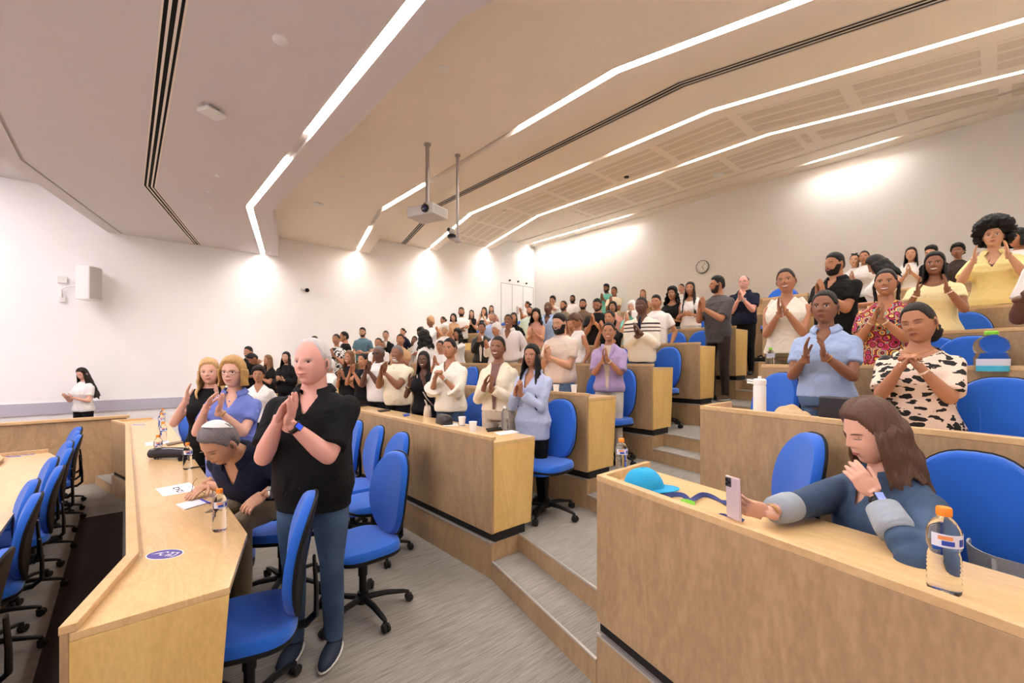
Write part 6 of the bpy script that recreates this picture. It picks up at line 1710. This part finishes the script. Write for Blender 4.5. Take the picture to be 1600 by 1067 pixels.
P(876, 488, 3, 'man with thick black beard and swept-back hair in beige tee, clapping', sex='m', sk='olive', hair='fade', top='tee', tm=CBG, bm=JL, pose='clap', hz=-.02, roll=-.2, hand='cup', beard=.017, body=35, hd=5, pitch=10, face=dict(closed=1, smile=.8, teeth=.6), fat=1.15, off=.68, hv=.02)
P(864, 463, 8, 'person in white holding hands before the face, far back', sk='brown', hair='shortcurl', top='tee', tm=CW, pose='clap', hz=.3, hx=-.06, body=20)
P(881, 469, 6, 'man with short beard and olive shirt glancing left', sex='m', sk='brown', hair='buzz', top='tee', tm=COL_, pose='down', beard=.005, body=25, hd=15)
P(895, 461, 8, 'man with full beard in white tee near the back wall', sex='m', sk='dark', hair='fade', top='tee', tm=CW, pose='down', beard=.007, body=20, hd=5)
P(911, 467, 6, 'man with trimmed beard in brown shirt', sex='m', sk='brown', hair='fade', top='tee', tm=CBRN, pose='down', beard=.006, body=10)
P(934, 465, 5, 'bald bearded man in black tee bowing his head and clapping', sex='m', sk='brown', hair='buzz', top='tee', tm=CB, bm=CWT, pose='clap', hz=.06, body=20, pitch=25, beard=.007, glasses='round', fat=1.15, gap=.0, watch=[(0, 'bracelet')])
P(948, 444, 9, 'man in turquoise top with black hair, topmost row, clapping', sex='m', sk='dark', hair='curly_top', top='tee', tm=CMT, pose='clap', hz=.08, beard=.006, body=30, hv=.02)
P(960, 448, 8, 'man in cream shirt clapping, beside the man in turquoise', sex='m', sk='dark', hair='fade', top='tee', tm=CCR, pose='clap', hz=.08, body=20)
P(958, 471, 6, 'woman with black bob and pink face between black-clad people', sk='brown', hair='bob', top='tee', tm=CPK, pose='down', body=15)
P(954, 484, 4, 'woman in black short-sleeved top with dark hair tied behind', sk='brown', hair='puffpony', top='tee', tm=CB, pose='clap', hz=.2, body=30, hd=0, off=.62)
P(988, 478, 5, 'woman in white hijab smiling and clapping', sk='tan', hair='hijab', hm=CW, top='tee', tm=CMT, pose='clap', hz=.14, body=20, face=SM, hh=1.56)
P(1005, 452, 8, 'woman with long light brown hair near the back wall', sk='olive', hair='long', hm=HOM, top='tee', tm=CTN, pose='down', body=15)
P(1003, 463, 4, 'man in white sweater with dark stripes and a navy tie, clapping', sex='m', sk='deep', hair='buzz', top='shirt', tm=SWT, bm=JN, pose='clap', hz=.0, roll=.35, body=15, hd=5, face=dict(smile=.5), neck='v', extras=(ex_tie,), hem=.84)
P(903, 490, 4, 'woman in sleeveless white with brown curls looking down', sk='brown', hair='shortcurl', hm=HBR, top='tank', tm=CW, bm=JL, pose='down', body=60, pitch=35, off=.6)
P(890, 497, 4, 'woman with hands at her face behind the black-bearded man', sk='brown', hair='pulled', hm=HDB, top='tee', tm=CPK, pose='clap', hz=.28, hx=-.05, body=10, off=.75)
P(952, 502, 3, 'smiling woman in lavender linen blazer with palms pressed together', sk='brown', hair='pulled', hm=HDB, top='jacket', tm=CLV, bm=CWT, pose='clap', hz=.05, hx=.02, hand='flat', body=10, hd=0, face=SM, neck='v', sleeve=.9, extras=(ex_lapel(CLV), ex_jacket_open(CLN)), watch=[(0, 'band')], off=.75)
P(1026, 478, 5, 'person in white tee half behind the man in the striped sweater', sk='brown', hair='fade', sex='m', top='tee', tm=CW, pose='down', body=20, hh=1.6)
P(1051, 449, 6, 'woman with curly black bob in a black three-quarter sleeve top', sk='brown', hair='curls', top='shirt', sleeve=1.4, tm=CB, pose='front', body=15, hd=5, neck='scoop', face=SC_)
P(1065, 443, 8, 'person with dark hair between the woman in black and the camisole woman', sk='tan', hair='pulled', top='tee', tm=CW, pose='down', body=10)
P(1079, 440, 6, 'woman with long straight hair in a white camisole', sk='brown', hair='verylong', hm=HDB, top='tank', tm=CW, bm=CW, pose='front', hz=.04, body=15, hd=0, neck='scoop', face=NE)
# aisle
person(6.45, 2.72, 1.12, 1.80, yaw_for(6.45, 2.72, 35), 'tall man in dark grey tee and wide black trousers standing in the aisle', sex='m', sk='brown', hair='fade', top='tee', tm=CGY, bm=CDB, pose='clap', hz=.05, hx=.07, roll=-.35, dist=6.4, head=(-.6, 0, 0), face=SC_, beard=.003, sleeve=.85, hem=.78, hip=CBRN, lodo=0)
person(7.42, 2.72, 1.46, 1.60, yaw_for(7.42, 2.72, 12), 'balding man with glasses in navy polo clapping beside the desk end', sex='m', sk='pink', hair='rim', hm=HGD, top='tee', tm=CN, bm=CBT, collar=True, neck='v', pose='clap', hz=.09, dist=7.2, face=SM, fat=1.12, belly=.02, glasses='round', head=(-.05, 0, 0), watch=[(0, 'watch')], sleeve=.7)
# ---------------- right wing
P(1229, 419, 4, 'smiling woman in sleeveless ivory blouse, palms together by her cheek', sk='brown', hair='bun', top='tank', tm=CIV, bm=CKH, pose='clap', hz=.08, hx=-.02, hand='flat', roll=.1, side='r', body=10, hd=0, tilt=6, face=SM, off=.62, neck='v', fat=1.05, watch=[(0, 'bracelet')], hv=.008)
P(1306, 394, 5, 'bearded man in black polo clapping, looking to the left', sex='m', sk='brown', hair='fade', top='tee', tm=CB, collar=True, neck='v', pose='clap', hz=.06, roll=-.1, side='r', body=30, hd=15, beard=.008, fat=1.15, face=dict(smile=.9, closed=1), off=.7, hv=.018)
P(1336, 396, 8, 'woman with sunglasses on her head and a side braid, white tee', sk='tan', hair='pony', top='tee', tm=CW, pose='clap', hz=.02, side='r', body=10, extras=(ex_sunglass_top,), face=SC_)
P(1351, 404, 8, 'face glimpsed left of the long straight black hair', sk='brown', hair='pulled', top='tee', tm=CW, pose='down', side='r', body=10, hh=1.62)
P(1290, 453, 3, 'woman in light blue polo and jeans clapping, closed-lip expression', sk='dark', hair='pulled', top='tee', tm=CLB, bm=JL, collar=True, neck='v', pose='clap', hz=.03, hx=.04, gap=.05, side='r', body=12, hd=4, face=dict(lip=1.2), off=.78, fat=1.1, watch=[(0, 'bracelet')], extras=(ex_earrings,), hem=.93, hs=1.04)
P(1374, 399, 6, 'woman in white tee with straight black hair hiding her lowered face', sk='brown', hair='shoulder', hm=HB, top='tee', tm=CW, bm=CW, pose='front', side='r', body=85, hd=20, pitch=30, hs=1.12)
P(1385, 419, 4, 'laughing woman in bright multicoloured patterned dress, clapping', sk='brown', hair='braids', hm=HDB, top='tee', tm=DRS, dress=True, bm=CDB, pose='clap', hz=.06, hx=.02, hand='clap', roll=-.25, side='r', body=8, hd=0, face=SM, off=.66, neck='v', fat=1.08, watch=[(0, 'band'), (1, 'band')], extras=(ex_necklace,), sleeve=.75)
P(1424, 386, 8, 'woman with straight dark hair in sleeveless white top, rear row', sk='tan', hair='long', hm=HDB, top='tank', tm=CW, pose='clap', hz=.04, side='r', body=8)
P(1456, 383, 8, 'person with curly black hair behind the woman in pale yellow', sex='m', sk='tan', hair='curly_top', top='tee', tm=CB, pose='down', side='r', body=20, hv=.03)
P(1461, 393, 5, 'smiling woman with long black hair in a pale yellow top, hands apart', sk='dark', hair='long', top='tee', tm=CYL, bm=CDB, pose='clap', hz=.10, gap=.14, hand='open', side='r', body=5, hd=0, face=SM, off=.62, neck='scoop', fat=1.12, extras=(ex_earrings, ex_necklace), watch=[(0, 'band'), (1, 'band')], sleeve=.5)
P(1497, 414, 8, 'dark haired child face low between the two women in yellow', sk='dark', hair='shortcurl', top='tee', tm=CDB, pose='down', side='r', body=10, hh=1.45)
P(1553, 352, 6, 'woman with a large black afro in a loose yellow shirt, clapping', sk='tan', hair='afro', top='tee', tm=CYE, bm=CBT, pose='clap', hz=.14, gap=.16, hand='open', side='r', body=5, hd=0, face=dict(lip=1.1), off=.6, collar=True, neck='open', fat=1.12, sleeve=.75, extras=(ex_specs_hang,), hv=.0)
P(1592, 357, 7, 'person in white with dark hair cut by the right frame edge', sk='brown', hair='bob', top='tee', tm=CW, pose='down', side='r', body=25, hd=20)
P(1436, 473, 3, 'woman in leopard print dress with eyes closed and hands clasped', sk='brown', hair='puffpony', hm=HDB, top='tee', tm=LEO, dress=True, bm=CB, pose='clasp', hz=.04, hx=.03, side='r', body=8, hd=14, pitch=8, tilt=6, face=dict(closed=1, lip=1.1), off=.52, fat=1.2, neck='scoop', sleeve=.85, watch=[(0, 'band')], extras=(ex_necklace, ex_earrings), hs=1.1)
x, y, Z_ = seat_line(1685, 4, 'r', .5); person(x, y, ZF(4), 1.8, yaw_for(x, y, 30), 'man in white short-sleeved shirt mostly beyond the right edge', sex='m', sk='deep', hair='buzz', top='tee', tm=CW, pose='front', hz=.1, dist=2.6, fat=1.1)
# seated woman with the phone
x, y, H = 2.26, .25, 1.66; yw = yaw_for(x, y, 46); sc = H/1.7; z0 = .28+.50-.93*sc
wl = Vector((2.03, .30, 1.20)); _r = ray(1192, 802); wr_ = Vector((_r[0]*1.62, _r[1]*1.62, EYE+_r[2]*1.62))
el = Vector((1.88, .17, 1.09))
def ex_cuffs(p, part, hpart, g):
    for i in (0, 1):
        E0, W0 = p['EL'][i], p['WR'][i]; d = (W0-E0); mb = MB()
        a, b_ = E0+d*.40, E0+d*.78
        mb.tube([a, a.lerp(b_, .3), a.lerp(b_, .7), b_], [.056, .058, .055, .052], 22)
        part('turned_cuff', np.array([tuple(v) for v in mb.v]), mb.f, CUFF)
person(x, y, z0, H, yw, 'seated woman with shoulder-length brown hair in a denim shirt, looking at her phone', sk='fair', hair='shoulder', hm=HBR, top='shirt', tm=JACK, bm=CBT, collar=True, neck='v', seated=True, lean=.16, dist=1.8,
       head=(-.12, .16, 0), face=dict(closed=1, lip=.9, nw=1.05, smile=.2), wrists=(locw(x, y, z0, yw, sc, wl), locw(x, y, z0, yw, sc, wr_)),
       frames=((locd(yw, (-.03, .10, .14)), locd(yw, (.8, .5, .2))), (locd(yw, (-.75, .45, .25)), locd(yw, (.35, .75, .3)))), hands=('relax', 'grip'), sleeve=1.55,
       poles=(locd(yw, (-.5, -.6, -.6)), locd(yw, (.4, .5, -.6))), watch=[(0, 'smart'), (1, 'bracelet')], extras=(ex_cuffs,), fat=1.1, shoes=True, hs=1.05, floor=.28, armk=1.1)

import time as _t
_t0 = _t.time(); run_jobs(); _t1 = _t.time()
for p_ in _people: finish(p_)
print('PEOPLE', len(_people), 'remesh %.1f finish %.1f' % (_t1-_t0, _t.time()-_t1))
